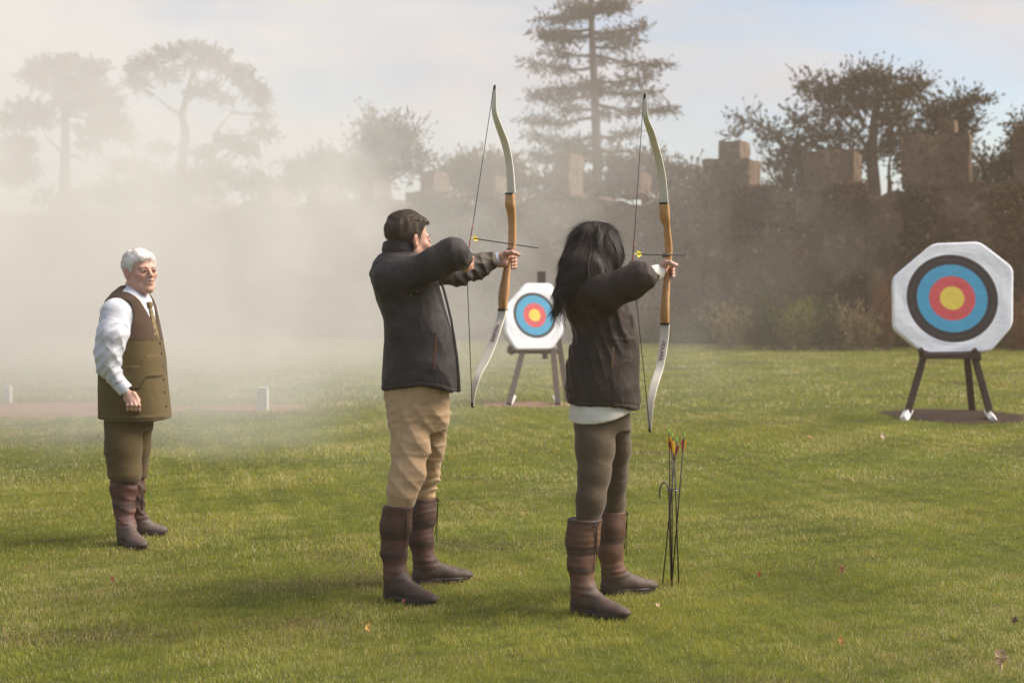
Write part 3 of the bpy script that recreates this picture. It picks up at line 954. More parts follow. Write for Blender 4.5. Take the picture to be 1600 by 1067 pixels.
YR = 16.0
target('large octagonal archery target on the right with blue, red and yellow rings, facing the camera',
       [(1458, 380), (1531, 377), (1584, 418), (1583, 508), (1548, 549), (1444, 552), (1396, 513), (1395, 433)], (1487.8, 466),
       (.136, .258, .393, .508), YR, R(14), R(-3), .17, 0)
stand('dark wooden easel with white wrapped feet standing on the dark soil patch at the right', G(1490, 652),
      [(P(1446, 548, 15.86), G(1416, 652, .02)), (P(1520, 548, 15.86), G(1549, 652, .02)), (P(1509, 540, 16.25), G(1519, 641, .0))],
      [(P(1436, 554, 15.88), P(1532, 554, 15.88)), (P(1441, 556, 15.78), P(1527, 556, 15.78))],
      [(P(1438, 545, 15.74), P(1444, 560, 15.84)), (P(1522, 546, 15.74), P(1530, 562, 15.84))],
      [(P(1421, 639, 15.90), G(1412, 656, .01)), (P(1544, 643, 15.90), G(1552, 656, .01))])
YLT = 18.2
target('smaller archery target partly hidden by the long hair of the woman, softened by smoke',
       [(822, 442), (861.5, 442), (880, 472), (881, 519), (864, 545), (806, 546), (790, 519), (789, 480)], (835.6, 492.5),
       (.082, .160, .262, .300), YLT, R(14), R(24), .14, 0)
stand('dark wooden easel with white wrapped feet standing on the pinkish soil patch behind the bow', G(833, 630),
      [(P(818, 545, 18.1), G(795, 631, .02)), (P(864, 545, 18.3), G(872, 631, .02)), (P(873, 530, 18.75), G(887, 627, .0)), (P(846, 500, 18.70), P(852, 560, 18.85))],
      [(P(793, 548, 18.08), P(872, 549, 18.32))],
      [(P(796, 541, 17.98), P(800, 553, 18.06))],
      [(P(801, 619, 18.0), G(794, 632, .01)), (P(869, 620, 18.0), G(873, 632, .01))],
      (P(846, 424, 18.66), P(846, 500, 18.66)))

# ------------------------------------------------------------------ low posts
for (px, py, h, r_, label) in ((411, 642, .265, .062, 'short pale square post on the lawn between the two men'), (12, 629, .20, .05, 'short white post at the left edge of the photo, faded by smoke')):
    o = G(px, py)
    root = empty('marker_post', o, label, 'post', 'short marker posts on the lawn')
    mb = MB()
    mb.box(o + np.array((0, 0, h / 2 - .01)), (r_, r_, h / 2))
    bevel(mb.build('shaft', M['concrete'], root), .012)
    mb = MB()
    mb.box(o + np.array((0, 0, h + .004)), (r_ * .92, r_ * .92, .014))
    bevel(mb.build('cap', M['concrete'], root), .008)

# ------------------------------------------------------------------ bows and arrows
AR_N = 0


def vane(mb, o, ax, side, L, w, c):
    """one feather: o = nock-side root point on the shaft axis, ax = shaft direction towards the tip"""
    s = np.array(side) - ax * np.dot(side, ax)
    s /= np.linalg.norm(s)
    th = np.cross(ax, s) * .0006
    pr = [(0, .0035), (.04, w * .85), (.10, w), (.45, w * .86), (.8, w * .4), (1, .0035)]
    V = []
    for sg in (1, -1):
        for (t, h) in pr:
            V += [o + ax * L * t + s * .0025 + th * sg, o + ax * L * t + s * h + th * sg]
    n = len(pr)
    q = []
    for k in (0, 1):
        for i in range(n - 1):
            a = k * 2 * n + 2 * i
            q.append((a, a + 2, a + 3, a + 1))
    mb.add(V, q, c=c)


M['vane'] = mat('vane', rough=.5, attr=True, trans=.35)
M['nock'] = mat('nock', rough=.35, attr=True, trans=.2)


def arrow(name, nock, tip, label, group, vc, nc, sides, L=.055, w=.012, gap=.026):
    nock, tip = np.array(nock), np.array(tip)
    ax = (tip - nock) / np.linalg.norm(tip - nock)
    root = empty(name, tip if tip[2] < nock[2] else nock, label, 'arrow', group)
    mb = MB(); mb.tube([nock + ax * .012, tip - ax * .02], .0031, 10)
    mb.build('shaft', M['shaft'], root, smooth=True)
    mb = MB(); mb.tube([tip - ax * .024, tip - ax * .014, tip], [.0034, .0034, .0008], 10)
    mb.build('arrowhead', M['steel'], root, smooth=True)
    mb = MB()
    s = np.cross(ax, (.3, .2, 1.)); s /= np.linalg.norm(s)
    mb.tube([nock + ax * .022, nock + ax * .010], [.0036, .0040], 10, c=nc)
    for sg in (-1, 1): mb.tube([nock + ax * .012 + s * .0022 * sg, nock + s * .0030 * sg], [.0022, .0014], 8, c=nc)
    mb.build('nock', M['nock'], root, usecol=True)
    for (sd, c) in zip(sides, vc):
        mb = MB(); vane(mb, nock + ax * gap, ax, sd, L, w, c)
        mb.build('vane', M['vane'], root, usecol=True)


def curve(pts, n):
    """smooth curve through points (Catmull-Rom)"""
    pts = [np.array(p, float) for p in pts]
    pts = [2 * pts[0] - pts[1]] + pts + [2 * pts[-1] - pts[-2]]
    out = []
    for i in range(1, len(pts) - 2):
        for k in range(n):
            t = k / n
            a, b, c, d = pts[i - 1:i + 3]
            out.append(.5 * (2 * b + (c - a) * t + (2 * a - 5 * b + 4 * c - d) * t * t + (3 * b - a - 3 * c + d) * t ** 3))
    out.append(pts[-2])
    return np.array(out)


def bow(label, Yb, xm, ym, cant, fwd, up_l, riser, lo_l, string, serve, text_at, text, tscale):
    """profiles are (left x, right x, y) in photo pixels; the limbs' broad faces stand square to the bow's plane.
    fwd: horizontal shooting direction (x, y)."""
    A = np.array((fwd[0], fwd[1], 0.)); A /= np.linalg.norm(A)
    N = np.array((A[1], -A[0], 0.))          # across the bow, to the right of the archer
    s = F / Yb
    ppm = A[0] * s                           # pixels per metre along the shooting direction
    def depth(px, py):
        u = (px - (xm + (ym - py) * cant)) / ppm
        return Yb + u * A[1]
    def pt(px, py): return P(px, py, depth(px, py))
    root = empty('recurve_bow', pt(xm, ym), label, 'bow', 'wooden recurve bows held by the archers')

    def slab(prof, wid, thk, name, m, k=12):
        """wid: half width across (N), thk: half thickness in the bow plane, by parameter"""
        cl = curve([((a + b) / 2, y, 0) for a, b, y in prof], k)
        C_ = [pt(x, y) for x, y, _ in cl]
        V, n = [], len(C_)
        for i, c in enumerate(C_):
            t = C_[min(i + 1, n - 1)] - C_[max(i - 1, 0)]
            t /= np.linalg.norm(t)
            b = np.cross(t, N); b /= np.linalg.norm(b)
            f = i / (n - 1)
            w, h = wid(f), thk(f)
            for (x, y) in ((-1, -.7), (-.86, -1), (.86, -1), (1, -.7), (1, .7), (.86, 1), (-.86, 1), (-1, .7)): V.append(c + N * w * x + b * h * y)
        q = [(i * 8 + j, i * 8 + (j + 1) % 8, (i + 1) * 8 + (j + 1) % 8, (i + 1) * 8 + j) for i in range(n - 1) for j in range(8)]
        V += [C_[0], C_[-1]]
        t = [(8 * n, (j + 1) % 8, j) for j in range(8)] + [(8 * n + 1, (n - 1) * 8 + j, (n - 1) * 8 + (j + 1) % 8) for j in range(8)]
        ob = mesh(name, np.array(V), [np.array(q), np.array(t)], m, root, smooth=False)
        return ob, C_
    Aw = abs(N[0]) * s                       # pixels per metre across the bow
    def widths(prof, grow=1.0):
        w = np.array([(b - a) / 2 for a, b, _ in prof]) / Aw * grow
        return lambda f: float(np.interp(f, np.linspace(0, 1, len(w)), w))
    wu, wl_ = widths(up_l), widths(lo_l)
    slab(up_l, wu, lambda f: .0022 + .0035 * f, 'upper_limb', M['limb'])
    _, CL = slab(lo_l, wl_, lambda f: .0057 - .0035 * f, 'lower_limb', M['limb'])
    # riser: a bar whose depth (fore and aft) is wider than its thickness
    cl = curve([((a + b) / 2, y, w) for a, b, y, w in riser], 6)
    ww = curve([(b - a, y, 0) for a, b, y, w in riser], 6)[:, 0]
    V, n = [], len(cl)
    for i in range(n):
        x, y, dep = cl[i]
        c = pt(x, y)
        wN = max(.010, (ww[i] / s - dep * A[0]) / abs(N[0]) / 2)
        for (a, b) in ((-1, -.55), (-.7, -.95), (0, -1), (.7, -.95), (1, -.55), (1, .55), (.7, .95), (0, 1), (-.7, .95), (-1, .55)): V.append(c + N * wN * a + A * dep / 2 * b)
    q = [(i * 10 + j, i * 10 + (j + 1) % 10, (i + 1) * 10 + (j + 1) % 10, (i + 1) * 10 + j) for i in range(n - 1) for j in range(10)]
    V += [pt(cl[0][0], cl[0][1]), pt(cl[-1][0], cl[-1][1])]
    t = [(10 * n, (j + 1) % 10, j) for j in range(10)] + [(10 * n + 1, (n - 1) * 10 + j, (n - 1) * 10 + (j + 1) % 10) for j in range(10)]
    rs = mesh('riser', np.array(V), [np.array(q), np.array(t)], M['wood'], root, smooth=True)
    # dark limb pockets and a shelf
    for i0, i1 in ((0, 6), (n - 8, n - 1)):
        x, y, dep = cl[i0]; x2, y2, dep2 = cl[i1]
        mb = MB()
        mb.tube([pt(x, y) + A * dep * .5, pt((x + x2) / 2, (y + y2) / 2) + A * (dep * .5 + .002), pt(x2, y2) + A * dep2 * .46], [.013, .014, .008], 8, asp=.55, up=N)
        mb.build('limb_pocket', M['dark_edge'], root, smooth=True)
    for (a, b, yy) in ((riser[0][0], riser[0][1], riser[0][2]), (riser[-1][0], riser[-1][1], riser[-1][2])):
        mb = MB()
        mb.box(pt((a + b) / 2, yy), (.0215, .017, .005), (N, A, (0, 0, 1)))
        bevel(mb.build('limb_seat', M['dark_edge'], root), .002)
    mb = MB()
    mb.tube([pt(xm, ym - 9) - N * .018, pt(xm, ym - 9) + N * .022 - A * .01], [.010, .006], 8, asp=.5)
    mb.build('arrow_shelf', M['dark_edge'], root, smooth=True)
    # tips and string
    for prof, e in ((up_l, 0), (lo_l, -1)):
        a, b, y = prof[e]
        mb = MB()
        p0 = pt((a + b) / 2, y)
        mb.tube([p0 + np.array((0, 0, .006 if e == 0 else -.006)), p0, p0 - np.array((0, 0, .02 if e == 0 else -.02))], [.004, .0075, .0085], 8, asp=.7)
        mb.build('limb_tip', M['dark_edge'], root, smooth=True)
    S = [P(x, y, d) for x, y, d in string]
    S[0], S[-1] = pt(string[0][0], string[0][1]), pt(string[-1][0], string[-1][1])
    mb = MB(); mb.tube(S, .0019, 6)
    st_ = mb.build('bowstring', M['string'], root, smooth=True)
    def along(py):
        for i in range(len(S) - 1):
            y0, y1 = string[i][1], string[i + 1][1]
            if y0 <= py <= y1: return S[i] + (S[i + 1] - S[i]) * (py - y0) / (y1 - y0)
    mb = MB(); mb.tube([along(serve[0]), along(serve[1])] + [S[2], along(serve[2])], .0027, 8)
    mb.build('serving', M['serving'], st_, smooth=True)
    # lettering down the lower limb
    fc = bpy.data.curves.new('lettering', 'FONT')
    fc.body = text
    fc.size = tscale
    fc.extrude = .0004
    fc.space_character = 1.02
    tmp = bpy.data.objects.new('lettering_curve', fc)
    COL.objects.link(tmp)
    dg = bpy.context.evaluated_depsgraph_get()
    me = bpy.data.meshes.new_from_object(tmp.evaluated_get(dg))
    bpy.data.objects.remove(tmp)
    v = np.empty(len(me.vertices) * 3, np.float32); me.vertices.foreach_get('co', v); v = v.reshape(-1, 3)
    CLn = np.array(CL)
    arc = np.concatenate([[0], np.cumsum(np.linalg.norm(np.diff(CLn, axis=0), axis=1))])
    start = text_at * arc[-1]
    u = start + v[:, 0] - v[:, 0].min()
    cen = np.stack([np.interp(u, arc, CLn[:, k]) for k in range(3)], -1)
    tg = np.stack([np.interp(u + .01, arc, CLn[:, k]) for k in range(3)], -1) - cen
    tg /= np.linalg.norm(tg, axis=1, keepdims=True)
    bb = np.cross(tg, N[None]); bb /= np.linalg.norm(bb, axis=1, keepdims=True)
    if bb[0] @ A > 0: bb = -bb
    mid = (v[:, 1].max() + v[:, 1].min()) / 2
    W = cen + N[None] * (v[:, 1] - mid)[:, None] + bb * (.0064 + v[:, 2])[:, None]
    qs_ = {}
    for p_ in me.polygons: qs_.setdefault(len(p_.vertices), []).append(list(p_.vertices))
    lo = [o for o in root.children if o.name.startswith('lower_limb')][0]
    mesh('lettering', W, [np.array(f) for f in qs_.values()], M['ink'], lo, smooth=False)
    bpy.data.meshes.remove(me)
    return pt


YM, YW, YO = 6.75, 6.47, 8.1
DM, DW = (.48, .875), (.33, .94)
bowm = bow('recurve bow held by the man in the dark jacket, left of the two bows', YM + .50, 797, 400, .03, DM,
    [(771, 775.5, 135), (768.5, 775.5, 152), (769, 776.5, 176), (775, 785, 199), (783, 794, 222), (789, 799.5, 246), (791.5, 802.5, 268), (793, 805, 302)],
    [(789, 805, 303, .030), (788, 806, 312, .034), (788, 806.5, 322, .034), (791, 807, 333, .028), (793, 807.5, 350, .026), (793, 807.5, 372, .026), (792, 807, 387, .028), (790, 803, 398, .026), (788, 801, 410, .026), (785, 799, 422, .026), (782, 798, 437, .030), (778, 797, 455, .032), (777, 795, 468, .034), (778, 793, 484, .028)],
    [(779, 791.5, 484), (776, 788, 499), (771.5, 783.5, 512), (762.5, 775, 538), (751, 764, 564), (741, 751, 588), (737.5, 745.5, 604), (735.6, 742.5, 618), (736, 740.5, 635)],
    [(771, 140, 0), (737.5, 360, YM + .13), (729, 407, YM + .11), (737.5, 630, 0)], (352, 380, 425), .16, 'POLARIS', .026)
boww = bow('recurve bow held by the long haired woman, right of the two bows', YW + .50, 1041, 408, .02, DW,
    [(1005, 1010.5, 148), (1003.8, 1010.8, 163), (1005, 1012.8, 184), (1011.6, 1022, 206), (1018.4, 1028.5, 228), (1024, 1034.7, 250), (1028, 1040, 277), (1031.5, 1044, 317)],
    [(1029, 1046, 318, .030), (1029, 1047, 328, .036), (1030, 1047.5, 342, .034), (1036, 1048, 355, .026), (1037, 1050, 372, .026), (1038, 1051.5, 388, .028), (1038, 1051, 400, .026), (1037, 1050, 412, .026), (1036, 1049, 426, .026), (1035, 1048, 442, .028), (1032, 1047, 468, .032), (1030.5, 1047, 488, .034), (1032, 1046, 506, .028)],
    [(1033, 1046, 507), (1031.5, 1044.5, 528), (1029, 1042, 547), (1024.5, 1036.5, 575), (1017, 1029, 599), (1012.8, 1023.5, 620), (1011, 1020, 641), (1011.5, 1018.5, 660), (1013, 1018, 673)],
    [(1005.5, 153, 0), (990, 388, YW - .04), (988, 408, YW - .04), (1015, 668, 0)], (378, 402, 430), .14, '-POLARIS', .026)
LIME, WHN = (.42, .80, .10), (.75, .72, .40)
arrow('arrow', P(735.5, 372, YM + .12), P(843, 388, YM + .76), 'arrow with a yellow vane drawn on the bow of the man in the dark jacket', None, [(.72, .60, .03), (.72, .60, .03)], (.78, .74, .25), [(0, -.3, 1), (.2, -.3, -1)], .05, .014)
arrow('arrow', P(991.5, 397, YW - .04), P(1074, 399, YW + .62), 'arrow with a pale yellow vane drawn on the bow of the woman', None, [(.72, .66, .06), (.72, .66, .06)], (.78, .74, .35), [(0, -.3, 1), (.2, -.3, -1)], .07, .016)

# arrows standing in the ground ring
YQ = 6.9
OR_, MR = (.90, .62, .05), (.36, .03, .03)
for (nx_, ny_, tx, ty, d0, d1, vc, sides, lb) in (
        (1045.5, 669, 1049, 904, .0, .03, [OR_, OR_, MR], [(-1, -.3, 0), (.7, -.6, 0), (.6, .8, 0)], 'leftmost standing arrow, tallest, with an orange vane on its left'),
        (1050.5, 676, 1050, 912, -.03, -.03, [OR_, MR, OR_], [(.8, -.6, 0), (-.9, .2, 0), (-.3, -1, 0)], 'second standing arrow from the left, straight up between orange and maroon vanes'),
        (1058.0, 682, 1034, 908, .02, -.02, [OR_, (.55, .06, .05), OR_], [(-.9, -.3, 0), (.9, -.2, 0), (0, 1, 0)], 'shortest standing arrow, third from the left, with an orange and a red vane'),
        (1070.0, 674, 1048.5, 908, .03, .05, [(.50, .05, .04), OR_, OR_], [(-.9, -.2, 0), (.9, -.3, 0), (0, 1, 0)], 'rightmost standing arrow, leaning out to the right with a red vane'),
        (1053.0, 690, 1061, 908, .06, -.05, [MR, OR_], [(-.9, .4, 0), (.2, 1, 0)], 'standing arrow at the back of the bunch whose point reaches farthest right')):
    tip = G(tx, ty + 8); tip[2] = -.03
    arrow('arrow', P(nx_, ny_, YQ + d0), tip, lb, 'arrows standing in the ground ring', vc, LIME, sides, .066, .0135, .040)
root = empty('arrow_holder', G(1050, 918), 'thin metal ground stake with a hooked top and a ring holding arrows', 'quiver')
mb = MB()
mb.tube(list(curve([P(1030.5, 778, YQ - .02), P(1031, 765, YQ - .02), P(1034, 756, YQ - .02), P(1038.5, 753, YQ - .02), P(1042.5, 757, YQ - .02), P(1045, 767, YQ - .02), P(1046, 800, YQ - .02), P(1047, 850, YQ - .02), P(1049.5, 912, YQ - .02), P(1049.7, 925, YQ - .02)], 5)), .0046, 8)
mb.build('stake', M['steel'], root, smooth=True)
mb = MB()
rc = P(1051, 765, YQ)
mb.tube([rc + .029 * np.array((math.cos(a), math.sin(a), 0)) for a in np.linspace(0, 2 * math.pi, 25)], .0032, 6, cap=False, up=(0, 0, 1))
mb.build('ring', M['steel'], root, smooth=True)
# ------------------------------------------------------------------ smooth bodies from distance functions
f32 = np.float32


def V3(*a): return np.array(a, f32)


def cap(p, a, b, ra, rb):
    a, b = np.asarray(a, f32), np.asarray(b, f32)
    ba = b - a
    h = np.clip(((p - a) @ ba) / max(float(ba @ ba), 1e-9), 0, 1)
    q = p - a - h[:, None] * ba
    return np.sqrt((q * q).sum(1)) - (ra + (rb - ra) * h)


def chain(p, pts, rs, k=.01):
    d = cap(p, pts[0], pts[1], rs[0], rs[1])
    for i in range(1, len(pts) - 1): d = smin(d, cap(p, pts[i], pts[i + 1], rs[i], rs[i + 1]), k)
    return d


def ell(p, c, r, ax=None):
    q = p - np.asarray(c, f32)
    if ax is not None: q = q @ np.asarray(ax, f32).T
    r = np.asarray(r, f32)
    k0 = np.sqrt(((q / r) ** 2).sum(1))
    k1 = np.sqrt(((q / (r * r)) ** 2).sum(1)) + 1e-9
    return k0 * (k0 - 1) / k1


def rbox(p, c, h, rad, ax=None):
    q = p - np.asarray(c, f32)
    if ax is not None: q = q @ np.asarray(ax, f32).T
    q = np.abs(q) - (np.asarray(h, f32) - rad)
    return np.sqrt((np.maximum(q, 0) ** 2).sum(1)) + np.minimum(q.max(1), 0) - rad


def smin(a, b, k):
    h = np.maximum(k - np.abs(a - b), 0) / k
    return np.minimum(a, b) - h * h * k * .25


def smax(a, b, k): return -smin(-a, -b, k)


def loft(p, rows, e=2.0, zpad=.02):
    """rows: (z, cx, cy, rx, ry), stacked ellipses (superellipse exponent e)"""
    rows = sorted(rows)
    z = np.array([r[0] for r in rows])
    zz = p[:, 2]
    t = [np.interp(zz, z, [r[i] for r in rows]).astype(f32) for i in (1, 2, 3, 4)]
    qx, qy = np.abs(p[:, 0] - t[0]), np.abs(p[:, 1] - t[1])
    a, b = qx / t[2], qy / t[3]
    k0 = (a ** e + b ** e) ** (1 / e)
    k1 = np.sqrt((qx / t[2] ** 2) ** 2 + (qy / t[3] ** 2) ** 2) + 1e-6
    d = k0 * (k0 - 1) / k1
    d = np.minimum(d, np.minimum(t[2], t[3]) * 3)
    return np.maximum(d, np.maximum(z[0] - zz, zz - z[-1]))


def snz(p, s, seed):
    return snoise(p.astype(f32), s, seed)


def ridge(p, s, seed, st=(1, 1, 1)):
    """creases: 1 on thin winding lines, falling to 0"""
    q = p * np.array(st, f32)
    n = snz(q, s, seed)
    return np.clip(1 - np.abs(n) * 2.2, 0, 1)


def fold(p, dr, spacing, warp, seed, ws=5., lo=-.1):
    """cloth folds lying across direction dr: narrow crests, broad valleys, dying out in places"""
    dr = np.asarray(dr, f32); dr = dr / np.linalg.norm(dr)
    t = (p @ dr) * (math.pi / spacing) + warp * snz(p, ws, seed) + .35 * warp * snz(p, ws * 3, seed + 1)
    return (1 - np.abs(np.sin(t))) ** 1.1 * np.clip(snz(p, ws * 1.1, seed + 2) * 1.2 - lo, 0, 1)


def crumple(p, s, seed, st=(1, 1, 1)):
    """a net of soft-edged creases"""
    q = p * np.array(st, f32)
    a, b = np.abs(snz(q, s, seed)), np.abs(snz(q, s * 2.1, seed + 1))
    return np.clip(1 - 1.6 * a, 0, 1) ** 1.4 + .45 * np.clip(1 - 1.6 * b, 0, 1) ** 1.4


def iso(f, lo, hi, h):
    """Surface of f = 0 inside a box: block-sparse evaluation, then surface nets."""
    lo, hi = np.array(lo, float), np.array(hi, float)
    B = 8
    nb = np.ceil((hi - lo) / (h * B)).astype(int) + 1
    N = nb * B
    D = np.full(N, 1., f32)
    g = [np.arange(n) for n in nb]
    bi = np.stack(np.meshgrid(*g, indexing='ij'), -1).reshape(-1, 3)
    cen = lo + (bi * B + B / 2 - .5) * h
    dc = f(cen.astype(f32))
    near = np.abs(dc) < h * B * 1.5
    inside = (~near) & (dc < 0)
    Db = D.reshape(nb[0], B, nb[1], B, nb[2], B)
    for b in bi[inside]: Db[b[0], :, b[1], :, b[2], :] = -1
    act = bi[near]
    l3 = np.stack(np.meshgrid(*[np.arange(B)] * 3, indexing='ij'), -1).reshape(-1, 3)
    for s in range(0, len(act), 400):
        a = act[s:s + 400]
        q = (lo + (a[:, None, :] * B + l3[None]) * h).reshape(-1, 3).astype(f32)
        d = f(q).reshape(len(a), B, B, B)
        for i, b in enumerate(a): Db[b[0], :, b[1], :, b[2], :] = d[i]
    S = D < 0
    c = np.zeros(np.array(D.shape) - 1, np.int8)
    for i in (0, 1):
        for j in (0, 1):
            for k in (0, 1): c += S[i:S.shape[0] - 1 + i, j:S.shape[1] - 1 + j, k:S.shape[2] - 1 + k]
    mixed = (c > 0) & (c < 8)
    ci = np.argwhere(mixed)
    if len(ci) == 0: return np.zeros((0, 3)), np.zeros((0, 4), int)
    idm = np.full(mixed.shape, -1, np.int64)
    idm[mixed] = np.arange(len(ci))
    acc, cnt = np.zeros((len(ci), 3)), np.zeros(len(ci))
    cor = [(i, j, k) for i in (0, 1) for j in (0, 1) for k in (0, 1)]
    for a in cor:
        for ax in range(3):
            if a[ax]: continue
            b = list(a); b[ax] = 1
            da = D[ci[:, 0] + a[0], ci[:, 1] + a[1], ci[:, 2] + a[2]]
            db = D[ci[:, 0] + b[0], ci[:, 1] + b[1], ci[:, 2] + b[2]]
            m = (da < 0) != (db < 0)
            t = np.where(m, da / np.where(da == db, 1, da - db), 0)
            q = np.array(a, float) + t[:, None] * (np.array(b) - np.array(a))
            acc[m] += q[m]; cnt[m] += 1
    V = lo + (ci + acc / cnt[:, None]) * h
    Q = []
    for ax in range(3):
        u, v = (ax + 1) % 3, (ax + 2) % 3
        sl = [slice(1, -1)] * 3
        sl[ax] = slice(0, -1)
        s2 = list(sl); s2[ax] = slice(1, None)
        A_, B_ = S[tuple(sl)], S[tuple(s2)]
        for sign in (0, 1):
            m = (A_ & ~B_) if sign == 0 else (~A_ & B_)
            e = np.argwhere(m)
            e[:, u] += 1; e[:, v] += 1
            def cid(du, dv):
                x = e.copy(); x[:, u] -= du; x[:, v] -= dv
                return idm[x[:, 0], x[:, 1], x[:, 2]]
            q = [cid(1, 1), cid(0, 1), cid(0, 0), cid(1, 0)]
            if sign: q = q[::-1]
            Q.append(np.stack(q, -1))
    Q = np.concatenate(Q)
    Q = Q[(Q >= 0).all(1)]
    return V, Q


def solid(name, f, lo, hi, h, m, parent, col=(1, 1, 1)):
    V, Q = iso(f, lo, hi, h)
    c = col(V.astype(f32)) if callable(col) else np.tile(np.array(col), (len(V), 1))
    return mesh(name, V, Q, m, parent, True, col=c)


def join(*mq):
    V, Q, C, n = [], [], [], 0
    for v, q, c in mq:
        V.append(v); Q.append(q + n); C.append(c); n += len(v)
    return np.concatenate(V), np.concatenate(Q), np.concatenate(C)


def bounds(pts, pad):
    pts = np.array(pts)
    return pts.min(0) - pad, pts.max(0) + pad


def lerp3(A, B, t): return np.array(A) * (1 - t[:, None]) + np.array(B) * t[:, None]


# ------------------------------------------------------------------ head
class Head:
    """c: centre of the head, fwd/up: where the face looks; scale 1 = head 24 cm tall"""
    def __init__(s, c, yaw, pitch=0, roll=0, k=1.0, wide=1.0, old=False):
        Fw = np.array((math.cos(yaw) * math.cos(pitch), math.sin(yaw) * math.cos(pitch), math.sin(pitch)))
        Lt = np.array((math.sin(yaw), -math.cos(yaw), 0))       # to the person's right
        Up = np.cross(Lt, Fw)
        Lt, Up = Lt * math.cos(roll) + Up * math.sin(roll), Up * math.cos(roll) - Lt * math.sin(roll)
        s.c, s.ax, s.k, s.w, s.old = np.array(c, float), np.array([Lt, Fw, Up]), k, wide, old

    def loc(s, p):
        q = ((p - s.c.astype(f32)) @ s.ax.T.astype(f32)) / s.k
        q[:, 0] /= s.w
        return q

    def wor(s, q): return s.c + (np.array(q, float) * np.array((s.w, 1, 1)) * s.k) @ s.ax

    def f(s, p):
        q = s.loc(p)
        m = q.copy(); m[:, 0] = np.abs(m[:, 0])
        d = ell(q, (0, -.016, .036), (.076, .097, .086))
        d = smin(d, ell(q, (0, .030, -.030), (.060, .062, .086)), .03)
        d = smin(d, cap(m, (.050, .0, -.055), (.012, .066, -.098), .020, .018), .03)
        d = smin(d, ell(q, (0, .078, -.100), (.022, .018, .016)), .02)
        d = smin(d, cap(m, (.012, .087, .020), (.040, .074, .022), .011, .009), .015)
        d = smin(d, ell(m, (.042, .062, -.020), (.020, .022, .018)), .02)
        d = smax(d, -ell(m, (.032, .099, .003), (.017, .015, .011)), .012)
        d = smin(d, cap(q, (0, .088, .012), (0, .111, -.024), .0075, .0115), .010)
        d = smin(d, cap(m, (.010, .100, -.030), (.013, .096, -.029), .0075, .0075), .006)
        d = smin(d, ell(m, (.032, .086, .003), (.0145, .0085, .0125)), .004)      # lids
        d = smax(d, -cap(m, (.006, .112, -.038), (.008, .104, -.038), .003, .003), .003)
        d = smin(d, ell(q, (0, .086, -.062), (.028, .017, .022)), .015)
        d = smin(d, cap(m, (0, .100, -.0555), (.019, .090, -.061), .0055, .0032), .004)
        d = smin(d, cap(m, (0, .099, -.0685), (.017, .090, -.064), .0068, .0032), .004)
        d = smax(d, -cap(m, (0, .108, -.0618), (.022, .094, -.0625), .0018, .0014), .003)
        if s.old:
            d = smax(d, -cap(m, (.024, .098, -.030), (.036, .080, -.066), .003, .004), .010)   # folds beside the mouth
            d = smin(d, ell(m, (.034, .040, -.088), (.022, .028, .020)), .02)
            d = smin(d, ell(q, (0, .044, -.108), (.028, .034, .018)), .03)
            d = d + .0012 * np.sin(q[:, 2] * 420 + 2 * np.cos(q[:, 0] * 60)) * np.exp(-((q[:, 2] - .055) / .016) ** 2) * (q[:, 1] > .05)
        # ears
        e = ell(m, (.079, -.012, -.008), (.010, .019, .034), np.array([[.92, .38, 0], [-.38, .92, .12], [0, -.12, .99]]))
        e = smax(e, -ell(m, (.089, -.006, -.002), (.008, .010, .020)), .004)
        d = smin(d, e, .006)
        return d * s.k

    def neck(s, p, base, r0=.055, r1=.062):
        a = s.wor((0, -.022, -.06))
        return cap(p, a, base, r0 * s.k, r1 * s.k)

    def colour(s, p, skin, stubble=None, amount=0.):
        q = s.loc(p)
        m = np.abs(q[:, 0])
        c = np.tile(np.array(skin, float), (len(p), 1))
        red = np.exp(-(((m - .043) / .022) ** 2 + ((q[:, 2] + .022) / .024) ** 2 + ((q[:, 1] - .06) / .04) ** 2))
        red = np.clip(red + np.exp(-((m / .014) ** 2 + ((q[:, 2] + .022) / .016) ** 2 + ((q[:, 1] - .105) / .02) ** 2)) + .8 * (m > .072) * (q[:, 1] < .02), 0, 1)
        c = c * (1 - .35 * red[:, None]) + np.array((skin[0] * 1.02, skin[1] * .62, skin[2] * .6)) * .35 * red[:, None]
        lips = np.exp(-((m / .020) ** 4 + ((q[:, 2] + .062) / .0085) ** 4)) * (q[:, 1] > .08)
        c = c * (1 - .7 * lips[:, None]) + np.array((.36, .13, .11)) * .7 * lips[:, None]
        if stubble is not None:
            b = np.clip((-.030 - q[:, 2]) / .02, 0, 1) * np.clip((q[:, 1] + .005) / .03, 0, 1)
            b = b * amount * (.75 + .25 * snz(q * 1., 900, 5))
            c = c * (1 - b[:, None]) + np.array(stubble) * b[:, None]
        return np.clip(c, .01, .9)

    def eyes(s, parent, iris=(.05, .035, .025)):
        for sg in (-1, 1):
            cc = s.wor((sg * .032, .0830, .002))
            fw = s.ax[1]
            def f(p): return ell(p, cc, (.0118 * s.k,) * 3)
            def col(p):
                t = ((p - cc) @ fw.astype(f32)) / (.0118 * s.k)
                c = np.tile((.62, .58, .55), (len(p), 1))
                c[t > .80] = iris
                c[t > .95] = (.008, .006, .006)
                return c
            solid('eye', f, cc - .015, cc + .015, .0012, M['eye'], parent, col)
            mb = MB()
            L = [s.wor((sg * x, y, z)) for x, y, z in ((.013, .0965, .0055), (.026, .0985, .0085), (.038, .0925, .0070), (.047, .083, .001))]
            mb.tube(L, [.0022, .0042, .0040, .0016], 6, asp=.8)
            M.setdefault('lid', mat('eyelid', (.30, .15, .11), .6))
            mb.build('eyelid', M['lid'], parent, smooth=True)

